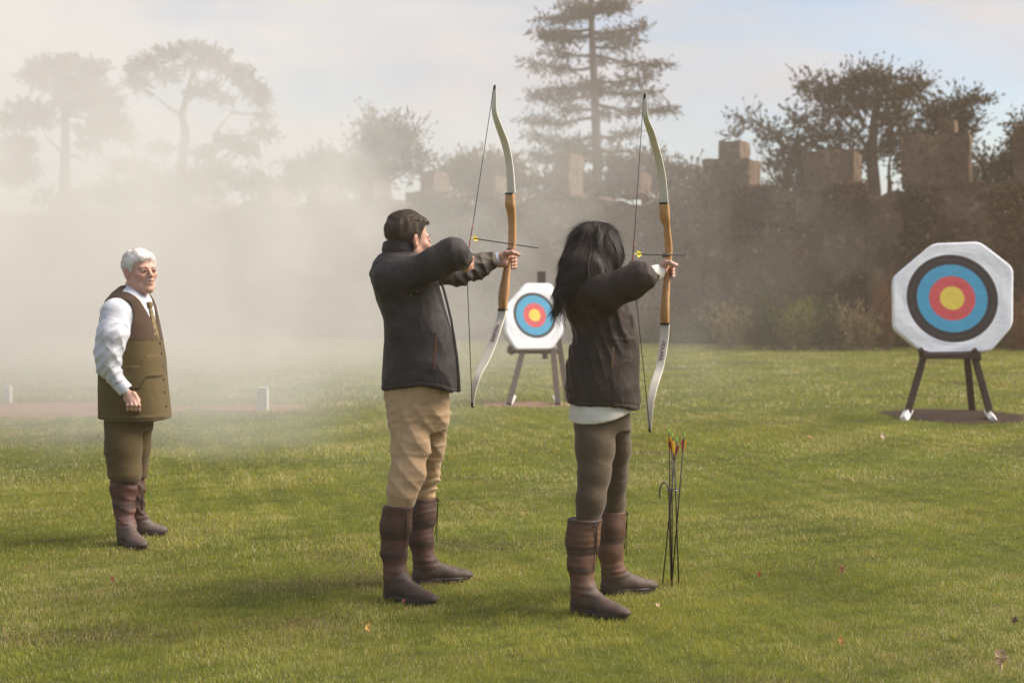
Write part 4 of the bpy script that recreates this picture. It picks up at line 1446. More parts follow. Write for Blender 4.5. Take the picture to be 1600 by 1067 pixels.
    def strands(s, pts, dirs, length, width, c, seed, curl=.3, segs=3, lift=.2):
        """short hairs lying along dirs; all world space"""
        return strand_mesh(pts, dirs, length, width, c, seed, curl, segs)


def strand_mesh(pts, dirs, length, width, c, seed, curl=.3, segs=3, nrm=None):
    r_ = np.random.default_rng(seed)
    n = len(pts)
    d = dirs / (np.linalg.norm(dirs, axis=1, keepdims=True) + 1e-9)
    L = np.broadcast_to(np.asarray(length, float).reshape(-1, 1), (n, 1)) * (.7 + .6 * r_.random((n, 1)))
    bend = r_.normal(size=(n, 3)) * curl
    side = np.cross(d, r_.normal(size=(n, 3)) if nrm is None else nrm)
    side /= np.linalg.norm(side, axis=1, keepdims=True) + 1e-9
    V, Q = [], []
    for k in range(segs + 1):
        t = k / segs
        p = pts + d * L * t + bend * L * t * t * .5
        w = width * (1 - t * .85) * .5
        V.append(p - side * w); V.append(p + side * w)
    V = np.stack(V, 1)
    b = np.arange(n)[:, None] * (2 * (segs + 1))
    for k in range(segs): Q.append(b + np.array([[2 * k, 2 * k + 1, 2 * k + 3, 2 * k + 2]]))
    return V.reshape(-1, 3), np.concatenate(Q), np.repeat(np.asarray(c), 2 * (segs + 1), 0)


def hand(p, wrist, palm, fingers, thumb, rw=.026, rp=.030, k=.010, flat=None):
    """fingers: lists of joints; first joint lies inside the palm"""
    d = cap(p, wrist, palm, rw, rp)
    if flat is not None: d = smin(d, flat(p), .016)
    for j in fingers:
        r_ = np.linspace(.0100, .0078, len(j))
        d = smin(d, chain(p, j, r_, .003), .0055)
        for q in j[1:-1]: d = smin(d, np.sqrt(((p - np.asarray(q, f32)) ** 2).sum(1)) - .0093, .004)
    r_ = np.linspace(.0150, .0092, len(thumb))
    d = smin(d, chain(p, thumb, r_, .006), k)
    return d


def boot(root, ank, toe, top, r_top, H, bands, cols, sz=1.0, slouch=0., lace=True, seed=0):
    """ank: ground point under the ankle, toe: ground point under the toe tip, top: centre of the shaft's mouth"""
    ank, toe, top = map(lambda v: np.array(v, float), (ank, toe, top))
    fw = toe - ank; fw[2] = 0
    Lf = np.linalg.norm(fw); fw /= Lf
    sd = np.array((fw[1], -fw[0], 0))
    up = np.array((0, 0, 1.))
    gz = ank[2]
    def at(a, z, s_=0): return np.array((ank[0], ank[1], gz)) + fw * a + up * z + sd * s_
    ax = np.array([sd, fw, up])
    A0 = at(.0, .105)
    def shaft_c(t): return A0 + (top - A0) * t + fw * (-.016 * math.sin(math.pi * min(t * 1.1, 1)))
    cs = [shaft_c(t) for t in (0, .35, .7, 1)]
    rs = [.050 * sz, .056 * sz, (r_top + .060 * sz) / 2 + .002, r_top]
    def f(p):
        z = p[:, 2] - gz
        d = chain(p, cs, rs, .03)
        d = smin(d, cap(p, at(-.012, .045), A0, .043 * sz, .048 * sz), .03)
        d = smin(d, cap(p, at(-.018, .040), at(.03, .045), .040 * sz, .042 * sz), .02)
        d = smin(d, cap(p, at(.02, .085), at(Lf * .55, .044), .044 * sz, .034 * sz), .035)
        d = smin(d, ell(p, at(Lf * .62, .036), (.046 * sz, .070, .032), ax), .03)
        d = smin(d, ell(p, at(Lf * .88, .031), (.038 * sz, .048, .024), ax), .025)
        d = smax(d, (z - (top[2] - gz)), .006)
        d = smax(d, .022 - z, .004)
        hgt = z
        w = np.clip((hgt - .10) / .04, 0, 1) * np.clip(((top[2] - gz) - hgt) / .04, 0, 1)
        d = d - w * (.0032 * fold(p, (.3, .1, 1), .07, 1.6, seed, 5, -.1) + .0020 * fold(p, (-.2, .1, 1), .028, 1.8, seed + 1, 9, .1) + slouch * (.018 * fold(p, (.5, .2, 1), .06, 2.4, seed + 3, 6, -.2) - .004))
        cre = np.exp(-((hgt - .11) / .03) ** 2)
        d = d + .0016 * cre * np.sin(hgt * 200 + 4 * snz(p, 12, seed + 5))
        for (z0, z1) in bands: d = d - .0008 * ((hgt > z0) & (hgt < z1))
        return d
    body, band, foot = [np.array(c_) * k_ for c_, k_ in zip(cols, (.95, .85, .90))]
    def col(p):
        z = p[:, 2] - gz
        a = (p - at(0, 0).astype(f32)) @ fw.astype(f32)
        n = snz(p, 16, seed + 9)
        c = np.tile(body, (len(p), 1)) * (1 + .16 * n[:, None])
        c *= (1 - .22 * np.clip(ridge(p, 14, seed + 1, (1, 1, 2.4)), 0, 1))[:, None]
        lim = .085 + .055 * np.clip((a - .01) / .08, 0, 1) + .004 * n
        ft = z < np.where(a > .052, .20, lim)
        ft &= (z < .14)
        ft |= (z < .075)
        c[ft] = foot * (1 + .12 * n[ft, None])
        for (z0, z1) in bands:
            k_ = (z > z0) & (z < z1)
            c[k_] = band * (1 + .12 * n[k_, None])
        near_sole = (z < .05) & ~(z > .05)
        c[near_sole] *= .82  # leather tone is darker close to the sole
        return c
    lo, hi = bounds([at(-.07, 0, .08), at(-.07, 0, -.08), at(Lf + .04, 0, .07), at(Lf + .04, 0, -.07), top + .09, top - .09, A0 + .08, A0 - .08], .01)
    lo[2] = gz; hi[2] = top[2] + .02
    b = solid('boot', f, lo, hi, .0042, M['suede'], root, col)
    def fs(p):
        z = p[:, 2] - gz
        q = p.copy(); q[:, 2] = gz
        d = cap(q, at(-.020, 0), at(.03, 0), .040 * sz, .036 * sz)
        d = smin(d, cap(q, at(.03, 0), at(Lf * .60, 0), .034 * sz, .047 * sz), .02)
        d = smin(d, cap(q, at(Lf * .60, 0), at(Lf * .83, 0), .048 * sz, .038 * sz), .02) - .004
        heel = ((p - at(0, 0).astype(f32)) @ fw.astype(f32)) < .045
        d = smax(d, z - .030, .004)
        d = smax(d, -.004 - z + np.where(heel, 0, .006), .003)
        tread = (np.sin(((p - at(0, 0).astype(f32)) @ fw.astype(f32)) * 420) > .2) & (z < .010)
        return d + .002 * tread
    lo2 = lo.copy(); lo2[2] = gz - .01
    hi2 = hi.copy(); hi2[2] = gz + .045
    solid('sole', fs, lo2, hi2, .0042, M['rubber'], b)
    if lace:
        fr = top + fw * (r_top - .004) + np.array((0, 0, -.012))
        fr = fr + (-sd if False else sd) * r_top * .35
        mb = MB()
        for k, (l_, o_) in enumerate(((.20, .004), (.17, -.006))):
            pts = [fr, fr + fw * .007 + up * -.01, fr + fw * .004 + up * -l_ * .4 + sd * o_, fr + fw * -.002 + up * -l_ + sd * o_ * 2]
            mb.tube(list(curve(pts, 4)), .0021, 6)
        mb.tube([fr + sd * .018 * math.cos(t) + up * (.010 * math.sin(2 * t)) + fw * .006 for t in np.linspace(0, 6.28, 13)], .0018, 6)
        mb.build('lace', M['dark_edge'], b, smooth=True)
    return b
# ------------------------------------------------------------------ people
def rows_px(Y, rows):
    out = []
    for (py, xl, xr, dy, ry) in rows:
        a, b = P(xl, py, Y + dy), P(xr, py, Y + dy)
        out.append((a[2], (a[0] + b[0]) / 2, a[1], (b[0] - a[0]) / 2, ry))
    return out


def hem_fn(Y, pts):
    """lower edge of a garment: height as a function of x"""
    q = [P(x, y, Y) for x, y in pts]
    xs, zs = [v[0] for v in q], [v[2] for v in q]
    return lambda p: np.interp(p[:, 0], xs, zs).astype(f32)


def hair_shell(H, thick, hl, extra=None, seed=1, rough_=.003):
    ys, zs = zip(*hl)
    def f(p):
        q = H.loc(p)
        m = q.copy(); m[:, 0] = np.abs(m[:, 0])
        d = ell(q, (0, -.016, .036), (.076, .097, .086))
        d = smin(d, ell(q, (0, .030, -.030), (.060, .062, .086)), .03)
        th = thick(q)
        d = d - th - rough_ * snz(q, 120, seed) * np.clip(th / .008, .2, 1.5)
        line = np.interp(q[:, 1], ys, zs).astype(f32) + .002 * snz(q, 160, seed + 3)
        d = smax(d, line - q[:, 2], .006)
        d = smax(d, -(cap(p, H.wor((0, -.022, -.08)), H.wor((0, -.05, -.24)), .055 * H.k, .06 * H.k) + .03), .01)
        if extra is not None: d = extra(q, d)
        return d * H.k
    return f


def comb(H, V, n, seed, field, length, width, colf, out=.35, curl=.25):
    r_ = np.random.default_rng(seed)
    i = r_.integers(0, len(V), n)
    p = V[i] + r_.normal(size=(n, 3)) * .0015
    q = H.loc(p.astype(f32)).astype(float)
    d = field(q)
    nr = q - np.array((0, -.016, .02)); nr /= np.linalg.norm(nr, axis=1, keepdims=True)
    d = d - nr * (d * nr).sum(1, keepdims=True)
    d = d / (np.linalg.norm(d, axis=1, keepdims=True) + 1e-6) + nr * out
    d = d * np.array((H.w, 1, 1)) @ H.ax
    c = colf(n, r_)
    return strand_mesh(p, d, length, width, c, seed, curl, 2)


SKIN = (.50, .285, .205)
JK_M, JK_W = np.array((.041, .034, .034)), np.array((.054, .039, .032))


def garment_col(base, spread, seed, crease=(26, .25)):
    base = np.array(base)
    def col(p):
        n = snz(p, 5, seed)[:, None]
        c = base * (1 + spread * n)
        return np.clip(c * (1 + crease[1] * (ridge(p, crease[0], seed + 4)[:, None] - .35)), .004, .9)
    return col


def body_fn(limbs, torso, head):
    def f(p):
        d = loft(p, torso)
        for pts, rs in limbs: d = smin(d, chain(p, pts, rs, .03), .04)
        return d
    return f


# ================================================== man in the dark jacket
def person_man():
    M['dark_brow'] = mat('dark_hair', (.025, .015, .010), .7)
    Y = YM; s = F / Y
    m = lambda x, y, d=0.: P(x, y, Y + d)
    r = lambda px: px / s
    root = empty('person', G(650, 924), 'man in a dark waxed jacket, beige trousers and tall brown boots drawing the left bow, seen from behind his right shoulder', 'person')
    root["label"] = 'man in dark waxed jacket, beige trousers and tall brown boots, drawing a bow'
    H = Head(m(639.5, 375.5, 0), R(36), R(-2), 0, 1.0)
    nb = m(632, 402, .01)
    JR = rows_px(Y, [(390, 604, 656, .01, .085), (398, 592, 662, .01, .13), (410, 583, 672, .01, .175), (428, 578, 684, .01, .205), (450, 584, 690, .01, .195), (475, 591, 697, .01, .18),
                     (500, 597, 704, 0, .175), (530, 598, 710, 0, .175), (565, 597, 715, 0, .18), (600, 596, 718, 0, .19), (622, 595, 720, 0, .195)])
    near = [m(608, 438, -.12), m(645, 428, -.18), m(680, 411, -.23), m(707, 395, -.25)]
    nr = [r(26), r(27), r(25), r(21.5)]
    fore = [m(707, 398, -.25), m(718, 404, -.10), m(722, 408, -.005)]
    far = [m(662, 424, .16), m(716, 427, .34), m(742, 417, .42), m(764, 409, .455)]
    fr = [.070, .060, .060, .042]
    hem = hem_fn(Y, [(590, 609), (625, 607), (660, 601), (690, 605), (719, 616)])

    def jk(p):
        d = loft(p, JR, 2.25)
        d = smin(d, chain(p, near, nr, .03), .05)
        d = smin(d, chain(p, fore, [r(24), r(18), r(14)], .03), .03)
        d = smin(d, chain(p, far, fr, .03), .05)
        d = smax(d, hem(p) - p[:, 2], .012)
        d = smax(d, -cap(p, nb + np.array((0, 0, -.02)), nb + np.array((.01, .01, .14)), .068, .075), .01)
        # folds: long ones down the back, cross folds on the sleeves, gathers under the arm
        z = p[:, 2]
        low = np.clip((1.15 - z) / .5, 0, 1)
        off = np.clip(chain(p, near, nr, .03) / .04, 0.0, 1)
        d = d - off * .015 * fold(p, (.85, .2, -.50), .075, 1.6, 3, 4) * (.6 + low * .8) - off * .010 * fold(p, (.9, -.2, .25), .045, 1.8, 63, 7, .1) - .009 * crumple(p, 10, 5, (1, 1, .7)) + .008
        cr = np.clip((z - hem(p)) / .16, 0, 1)
        d = d - .004 * (1 - cr) * fold(p, (.6, .2, -.8), .035, 2., 66, 9)
        a, b = near[0].astype(f32), near[3].astype(f32)
        t = ((p - a) @ (b - a)) / ((b - a) @ (b - a))
        on = np.clip(1 - np.abs(chain(p, near, nr, .03)) / .03, 0, 1)
        d = d - on * .0075 * fold(p, (.30, .2, .95), .055, 1.8, 8, 6) - on * .003 * fold(p, (.9, .1, .3), .035, 2, 68, 9, .1)
        el = np.exp(-((t - .93) / .12) ** 2)
        on2 = np.clip(1 - np.abs(chain(p, far, fr, .03)) / .03, 0, 1)
        d = d - on2 * .005 * fold(p, (.35, .2, .9), .04, 2.2, 9, 8) - on2 * .002 * ridge(p, 26, 19)
        # shoulder seam and yoke
        yo = m(0, 437)[2]
        d = d + .0030 * np.exp(-((z - yo + .12 * (p[:, 0] - m(600, 430)[0])) / .0035) ** 2) * (p[:, 0] < m(628, 430)[0])
        d = d + .003 * np.exp(-((z - hem(p) - .028) / .003) ** 2)
        return d
    quilt = np.array((.105, .085, .065))
    def jcol(p):
        c = garment_col(JK_M, .14, 5)(p)
        k_ = (chain(p, far[2:], fr[2:], .03) < .02) & (p[:, 2] > m(740, 412, .42)[2] - .06 * 0) & (p[:, 0] > m(728, 405, .40)[0])
        c[k_] = quilt * (1 + .25 * np.sin(p[k_, 0:1] * 420) * np.sin(p[k_, 2:3] * 420 + p[k_, 1:2] * 200))
        return c
    lo, hi = bounds([m(576, 380, -.35), m(725, 622, .30), m(780, 380, .55), m(578, 622, -.3)], .05)
    jo = solid('jacket', jk, lo, hi, .0050, M['wax'], root, jcol)
    # collar standing round the neck
    cn = np.array((.10, .12, 1.)); cn /= np.linalg.norm(cn)
    cc = m(627, 394, .0)
    def col_f(p):
        h = (p - cc.astype(f32)) @ cn.astype(f32)
        e = ell(p, cc, (.083, .085, .20))
        hh = .034 + .006 * snz(p, 12, 5)
        d = np.maximum(np.abs(e + .12 * np.abs(h)) - .0060, np.abs(h) - hh)
        return d - .003 - .0015 * ridge(p, 30, 6)
    cut = m(650, 380, 0)
    def col_g(p): return smax(col_f(p), (p[:, 0] - cut[0]) * .9 + (cut[1] - p[:, 1]) * -.35 - .035, .01)
    solid('collar', col_g, cc - .13, cc + .13, .0045, M['wax'], jo, garment_col(JK_M * 1.15, .2, 9))
    # pocket trim, zip, snaps
    M['trim'] = mat('brown_trim', (.105, .048, .030), .6, noise=(60, .2))
    def on_surface(x, y, lo_=-.45, hi_=.1):
        """first point of the jacket met when looking from the camera side along the ray"""
        t = np.linspace(lo_, hi_, 240)
        q = np.array([m(x, y, v) for v in t], f32)
        i = np.argmax(jk(q) < 0)
        return q[i].astype(float)
    mb = MB()
    A_ = [on_surface(x, y) - np.array((0, .002, 0)) for x, y in ((680, 519), (680, 534), (679, 550), (678, 565), (677.5, 577))]
    mb.tube(A_, [.0095] * 5, 6, asp=.22, up=(1, 0, 0))
    mb.build('pocket_trim', M['trim'], jo, smooth=False)
    mb = MB()
    zp = [m(x, y, d) for x, y, d in ((688, 436, -.06), (694, 455, -.05), (699, 475, -.05), (705, 500, -.04), (710, 530, -.03), (714.5, 560, -.03), (717, 590, -.03), (718, 612, -.03))]
    mb.tube(zp, .006, 6)
    M['zip_tape'] = mat('zip_tape', (.02, .018, .02), .6)
    z_ = mb.build('zip', M['zip_tape'], jo, smooth=True)
    mb = MB()
    for q in curve(zp, 9)[::1]: mb.box(q + np.array((-.001, -.006, 0)), (.0018, .0014, .0016))
    mb.build('zip_teeth', mat('brass', (.42, .36, .28), .4, metal=.6), z_)
    for (x, y) in ((642.5, 462), (652.5, 455)):
        mb = MB(); c_ = on_surface(x, y)
        mb.tube([c_ - np.array((0, .004, 0)), c_ + np.array((0, .002, 0))], .0035, 8)
        mb.build('snap', M['steel'], jo)

    # trousers
    PR = rows_px(Y, [(585, 604, 702, 0, .15), (600, 601, 703, 0, .155), (622, 601, 703, 0, .16), (645, 606, 702, 0, .155), (662, 608, 701, 0, .14), (672, 612, 699, 0, .12)])
    ln = [m(640, 650, -.07), m(641, 695, -.10), m(637, 740, -.15), (m(628, 770, -.18)), m(623, 812, -.19)]
    lnr = [r(32), r(29), r(25.5), r(23.5), r(17)]
    lf = [m(673, 650, .07), m(671, 695, .12), m(664, 742, .17), m(661, 772, .18), m(662, 800, .18)]
    lfr = [r(28), r(25), r(21.5), r(17.5), r(14)]
    zb = m(0, 770)[2]
    def tr(p):
        d = loft(p, PR, 2.2)
        a, b = chain(p, ln, lnr, .03), chain(p, lf, lfr, .03)
        d = smin(smin(d, a, .035), b, .035)
        z = p[:, 2]
        bun = np.exp(-((z - zb) / .055) ** 2)
        d = d - bun * (.016 * fold(p, (-.3, .1, 1), .034, 2.2, 3, 9, -.3)) + bun * .003
        dg = p @ np.array([[1, 0, -.55], [0, 1, 0], [.55, 0, 1]], f32)
        d = d - .006 * fold(p, (.8, .1, .75), .07, 2.0, 7, 4.5) - .003 * fold(p, (-.5, .1, 1), .04, 2, 8, 8, .1) - .006 * crumple(p, 13, 8, (.7, .7, 1.3)) + .004
        kn = np.exp(-((z - m(0, 720)[2]) / .10) ** 2)
        d = d - kn * .004 * fold(p, (.8, .1, 1), .05, 1.4, 9, 6)
        # side seam and pocket
        d = d + .0025 * np.exp(-((p[:, 0] - m(637, 700)[0] - .02 * np.sin(z * 6)) / .0030) ** 2) * (p[:, 1] < Y - .05)
        x0, x1 = m(654, 612)[0], m(639, 645)[0]
        t = np.clip((m(0, 612)[2] - z) / (m(0, 612)[2] - m(0, 645)[2]), -.2, 1.01)
        d = d + .004 * np.exp(-((p[:, 0] - (x0 + (x1 - x0) * t)) / .0035) ** 2) * (t > -.1) * (t < 1) * (p[:, 1] < Y)
        return d
    KH = (.46, .305, .175)
    lo, hi = bounds([m(596, 584, -.3), m(706, 815, .3)], .03)
    solid('trousers', tr, lo, hi, .0050, M['cotton'], root, garment_col(KH, .06, 15, (18, .14)))

    boot(root, G(618, 936), G(678, 947), m(622, 790, -.19), r(23.5), .46, [(.425, .50), (.285, .318), (.195, .222)], ((.088, .040, .027), (.056, .032, .025), (.074, .048, .037)), 1.0, seed=40)
    boot(root, G(663, 912), G(733, 907), m(661, 777, .18), r(21.5), .46, [(.415, .50), (.275, .308), (.185, .212)], ((.078, .036, .026), (.050, .030, .024), (.076, .050, .039)), 1.0, seed=50)

    # body: head, hands and what the clothes cover
    W, PM = m(779, 406, .475), m(788.5, 405, .492)
    FG = [[m(788, y, .52), m(799, y - .5, .55), m(805.5, y + .5, .525), m(803.5, y + 1.5, .49), m(799.5, y + 2, .478)] for y in (400.5, 406, 411.5, 416.5)]
    TH = [m(784, 399, .47), m(792, 395.5, .445), m(800, 394.5, .44), m(806.5, 396.5, .45), m(811, 398.5, .465)]
    def hb(p):
        d = hand(p, W, PM, FG, TH, .027, .030)
        return smin(smin(d, cap(p, m(781, 412, .465), m(787.5, 411, .46), .020, .021), .012), cap(p, m(783, 402, .46), m(791, 401, .465), .020, .017), .012)
    W2, P2 = m(720, 410, -.01), m(728.5, 413, .075)
    FG2 = [[m(728, y, .08), m(734, y, .10), m(737.5, y + .5, .115), m(735, y + 1.5, .14)] for y in (402.5, 407.8, 413.2, 418.6)]
    TH2 = [m(722, 414, .03), m(728, 419, .06), m(733, 420.5, .09)]
    def hb2(p): return smin(hand(p, W2, P2, FG2, TH2, .026, .033), cap(p, m(716, 416, .0), m(726, 418, .06), .020, .020), .015)
    def hd(p): return smin(H.f(p), H.neck(p, nb), .03)
    TR = rows_px(Y, [(400, 602, 660, .01, .09), (430, 588, 676, .01, .17), (500, 606, 694, 0, .14), (600, 610, 694, 0, .14), (650, 614, 692, 0, .13)])
    L = [([q + 0 for q in near], [.05] * 4), (fore, [.045, .035, .03]), (far, [.05, .045, .04, .03]), (ln, [.08, .07, .055, .05, .045]), (lf, [.08, .065, .05, .05, .045])]
    def bd(p): return body_fn(L, TR, H)(p)
    parts = []
    for fn, lo, hi, h in ((hd, H.c - .2, H.c + .17, .0028), (hb, *bounds([W, PM] + [q for g_ in FG for q in g_] + TH, .04), .0022), (hb2, *bounds([W2, P2] + [q for g_ in FG2 for q in g_] + TH2, .045), .0025), (bd, *bounds([m(600, 395, -.3), m(700, 812, .3), m(775, 400, .5)], .02), .013)):
        V, Q = iso(fn, lo, hi, h)
        parts.append((V, Q, H.colour(V.astype(f32), SKIN, (.13, .075, .05), .55) if fn is hd else np.tile(np.array(SKIN) * (1.02, .95, .95), (len(V), 1)) * (1 + .08 * snz(V.astype(f32), 60, 3))[:, None]))
    V, Q, C = join(*parts)
    b = mesh('body', V, Q, M['skin'], root, True, col=C)
    H.eyes(b)
    for sg in (-1, 1): mb = MB(); mb.tube([H.wor((sg * x, y, z)) for x, y, z in ((.010, .1, .024), (.028, .096, .028), (.048, .077, .020))], [.003, .0042, .0015], 6, asp=.5); mb.build('eyebrow', M['dark_brow'], b, smooth=True)
    pass
    # checked shirt cuff
    def cf(p): return np.maximum(np.abs(cap(p, m(766, 408, .455), m(780, 405.5, .482), .033, .0335)) - .0022, ((p - m(779.5, 405.6, .48).astype(f32)) @ V3(.62, .78, .06)))
    def cfc(p): return np.where(((np.sin(p[:, 2:3] * 700) > 0) ^ (np.sin(p[:, 0:1] * 500 + p[:, 1:2] * 500) > 0)), (.66, .68, .74), (.10, .14, .30))
    solid('shirt_cuff', cf, *bounds([m(764, 408, .45), m(784, 405, .49)], .04), .0028, M['cotton'], root, cfc)
    # hair
    hl = [(-.13, -.070), (-.06, -.066), (-.045, -.045), (-.032, -.006), (-.014, .024), (.000, .022), (.007, -.006), (.016, .002), (.024, .036), (.036, .062), (.055, .080), (.1, .092)]
    def th(q): return np.clip(.0030 + .013 * np.clip((q[:, 2] + .0) / .11, 0, 1) * np.clip((.12 - np.abs(q[:, 0]) * .9) / .08, 0, 1), .002, .02).astype(f32) + .004 * np.clip(-q[:, 1] / .1, 0, 1)
    def ex(q, d): return smin(d, ell(q, (.0, .064, .097), (.042, .026, .015)) - .004 * snz(q, 110, 8), .02)
    hf = hair_shell(H, th, hl, ex, 4)
    V, Q = iso(hf, H.c - .16, H.c + .17, .0034)
    HB = np.array((.075, .050, .036))
    C = HB * (1 + .35 * snz(V.astype(f32), 90, 7))[:, None]
    def field(q):
        top = np.clip((q[:, 2:3] - .07) / .03, 0, 1)
        return np.array((0, -.25, -1.)) * (1 - top) + np.array((0.1, .9, .5)) * top
    s1 = comb(H, V, 12000, 5, field, .008, .0011, lambda n, r_: np.array((.085, .058, .040)) * (.3 + 1.4 * r_.random((n, 1))), out=.12, curl=.12)
    V2 = V[H.loc(V.astype(f32))[:, 2] > .085]
    s2 = comb(H, V2, 3200, 6, field, .014, .0013, lambda n, r_: np.array((.085, .058, .042)) * (.3 + 1.4 * r_.random((n, 1))), out=.22, curl=.3)
    V, Q, C = join((V, Q, C), s1, s2)
    mesh('hair', V, Q, M['hair'], root, True, col=C)


# ================================================== long haired woman
def person_woman():
    Y = YW; s = F / Y
    m = lambda x, y, d=0.: P(x, y, Y + d)
    r = lambda px: px / s
    root = empty('person', G(935, 942), 'woman with long dark wavy hair, brown waxed jacket and tall boots, drawing a bow', 'person')
    H = Head(m(934, 400, .02), R(62), R(-3), 0, .98)
    nb = m(926, 432, .02)
    JR = rows_px(Y, [(412, 908, 950, .02, .07), (422, 896, 956, .02, .12), (436, 882, 964, .01, .165), (455, 874, 973, 0, .175), (475, 880, 984, 0, .17), (491, 886, 991, 0, .16), (510, 893, 996, 0, .152), (525, 897, 1000, 0, .15),
                     (540, 890, 1001, 0, .155), (560, 886, 1001, 0, .165), (606, 881, 1001, 0, .18), (634, 884, 1000, 0, .18), (650, 886, 1000, 0, .18)])
    near = [m(901, 455, -.10), m(948, 456, -.20), m(983, 443, -.27), m(1000, 433.5, -.30)]
    nr = [r(28), r(27.5), r(24.5), r(21)]
    fore = [m(1000, 433.5, -.30), m(998, 424, -.15), m(992, 418, -.07)]
    far = [m(950, 438, .14), m(1000, 440, .35), m(1021, 427, .455)]
    fr = [.065, .052, .038]
    hem = hem_fn(Y, [(880, 632), (905, 633), (950, 633), (980, 637), (1002, 641)])
    def jk(p):
        d = loft(p, JR, 2.25)
        d = smin(d, chain(p, near, nr, .03), .05)
        d = smin(d, chain(p, fore, [r(20), r(15), r(11)], .03), .03)
        d = smin(d, chain(p, far, fr, .03), .04)
        d = smax(d, hem(p) - p[:, 2], .012)
        z = p[:, 2]
        low = np.clip((1.15 - z) / .5, 0, 1)
        off = np.clip(chain(p, near, nr, .03) / .04, 0.0, 1)
        d = d - off * .015 * fold(p, (.9, .2, -.40), .07, 1.6, 23, 4) * (.6 + low * .9) - off * .010 * fold(p, (.9, -.2, .2), .04, 1.8, 73, 7, .1) - .009 * crumple(p, 10, 25, (1, 1, .7)) + .008
        cr = np.clip((z - hem(p)) / .2, 0, 1)
        d = d - .005 * (1 - cr) * fold(p, (.7, .2, -.7), .035, 2., 76, 9)
        wst = np.exp(-((z - m(0, 527)[2]) / .03) ** 2)
        d = d - wst * .006 * fold(p, (.2, 0, 1), .03, 1.6, 77, 8, -.4)
        a, b = near[1].astype(f32), near[3].astype(f32)
        t = ((p - a) @ (b - a)) / ((b - a) @ (b - a))
        on = np.clip(1 - np.abs(chain(p, near, nr, .03)) / .03, 0, 1)
        d = d - on * .0075 * fold(p, (.30, .2, .95), .055, 1.8, 28, 6) - on * .003 * fold(p, (.9, .1, .3), .035, 2, 78, 9, .1)
        el = np.exp(-((t - .95) / .22) ** 2)
        d = d + on * el * .0008 * np.sin(t * 42 + 2 * snz(p, 9, 26))
        d = d + .003 * np.exp(-((z - hem(p) - .026) / .003) ** 2)
        # front seams
        d = d + .003 * np.exp(-((p[:, 0] - m(946, 500)[0] + .01 * np.sin(z * 5)) / .003) ** 2) * (p[:, 1] < Y) * (z < m(0, 480)[2])
        return d
    lo, hi = bounds([m(868, 405, -.36), m(1004, 652, .26), m(1026, 410, .50)], .05)
    jo = solid('jacket', jk, lo, hi, .0050, M['wax'], root, garment_col(JK_W, .14, 35))
    M['trim_w'] = mat('brown_trim_light', (.13, .075, .045), .6, noise=(60, .2))
    def on_surface(x, y, lo_=-.45, hi_=.1):
        t = np.linspace(lo_, hi_, 240)
        q = np.array([m(x, y, v) for v in t], f32)
        return q[np.argmax(jk(q) < 0)].astype(float)
    mb = MB()
    mb.tube([on_surface(x, y) - np.array((0, .002, 0)) for x, y in ((958, 542), (957.5, 552), (957, 562), (956, 576))], [.0065] * 4, 6, asp=.22, up=(1, 0, 0))
    mb.build('pocket_trim', M['trim_w'], jo)
    mb = MB()
    mb.tube([on_surface(x, y) - np.array((0, .001, 0)) for x, y in ((955, 577), (953, 586), (951, 596))], [.002] * 3, 6)
    mb.build('pocket_opening', M['dark_edge'], jo, smooth=True)
    for (x, y) in ((997, 547), (997, 590), (997, 632)):
        mb = MB(); c_ = on_surface(x, y)
        mb.tube([c_ - np.array((-.001, .005, 0)), c_ + np.array((0, .002, 0))], .004, 8)
        mb.build('snap', M['steel'], jo)
    # shirt under the jacket
    SR = rows_px(Y, [(600, 894, 984, 0, .15), (628, 892, 986, 0, .155), (642, 889, 989, 0, .165), (668, 889, 990, 0, .17)])
    sh = hem_fn(Y - .1, [(886, 660), (905, 662), (930, 661), (958, 655), (990, 643)])
    def sf(p):
        d = loft(p, SR, 2.2)
        d = d - .005 * ridge(p, 10, 41, (1, 1, .4)) - .002 * ridge(p, 26, 42)
        return smax(d, sh(p) - p[:, 2], .006)
    solid('shirt', sf, *bounds([m(884, 602, -.2), m(994, 670, .2)], .02), .006, M['cotton'], root, garment_col((.66, .62, .53), .03, 43, (14, .05)))
    # trousers
    PR = rows_px(Y, [(618, 900, 980, 0, .12), (645, 898, 984, 0, .125), (660, 897, 985, 0, .125), (672, 899, 985, 0, .12)])
    ln = [m(930, 668, -.06), m(930, 700, -.10), m(928, 742, -.14), m(923, 780, -.17), m(915, 830, -.18)]
    lnr = [r(33), r(29.5), r(24.5), r(22), r(17)]
    lf = [m(960, 665, .06), m(962, 700, .11), m(959, 750, .16), m(957, 790, .19), m(957, 820, .2)]
    lfr = [r(26), r(24), r(21), r(18.5), r(15)]
    def tr(p):
        d = loft(p, PR, 2.2)
        d = smin(smin(d, chain(p, ln, lnr, .03), .03), chain(p, lf, lfr, .03), .03)
        z = p[:, 2]
        kn = np.exp(-((z - m(0, 755)[2]) / .05) ** 2) + .8 * np.exp(-((z - m(0, 795)[2]) / .03) ** 2)
        d = d - kn * .005 * fold(p, (-.3, .1, 1), .03, 2.0, 53, 9, -.2) + kn * .001
        return d - .003 * fold(p, (.6, 0, .8), .045, 1.8, 55, 6, .0) - .0035 * crumple(p, 15, 56, (.6, .6, 1.5)) + .002
    solid('trousers', tr, *bounds([m(890, 616, -.3), m(990, 832, .3)], .03), .006, M['cotton'], root, garment_col((.088, .062, .038), .07, 57, (16, .12)))
    boot(root, G(911, 958), G(978, 969), m(914, 810, -.18), r(26.5), .43, [(.40, .50), (.262, .300), (.182, .212)], ((.125, .060, .034), (.078, .045, .031), (.086, .056, .043)), 1.0, seed=60)
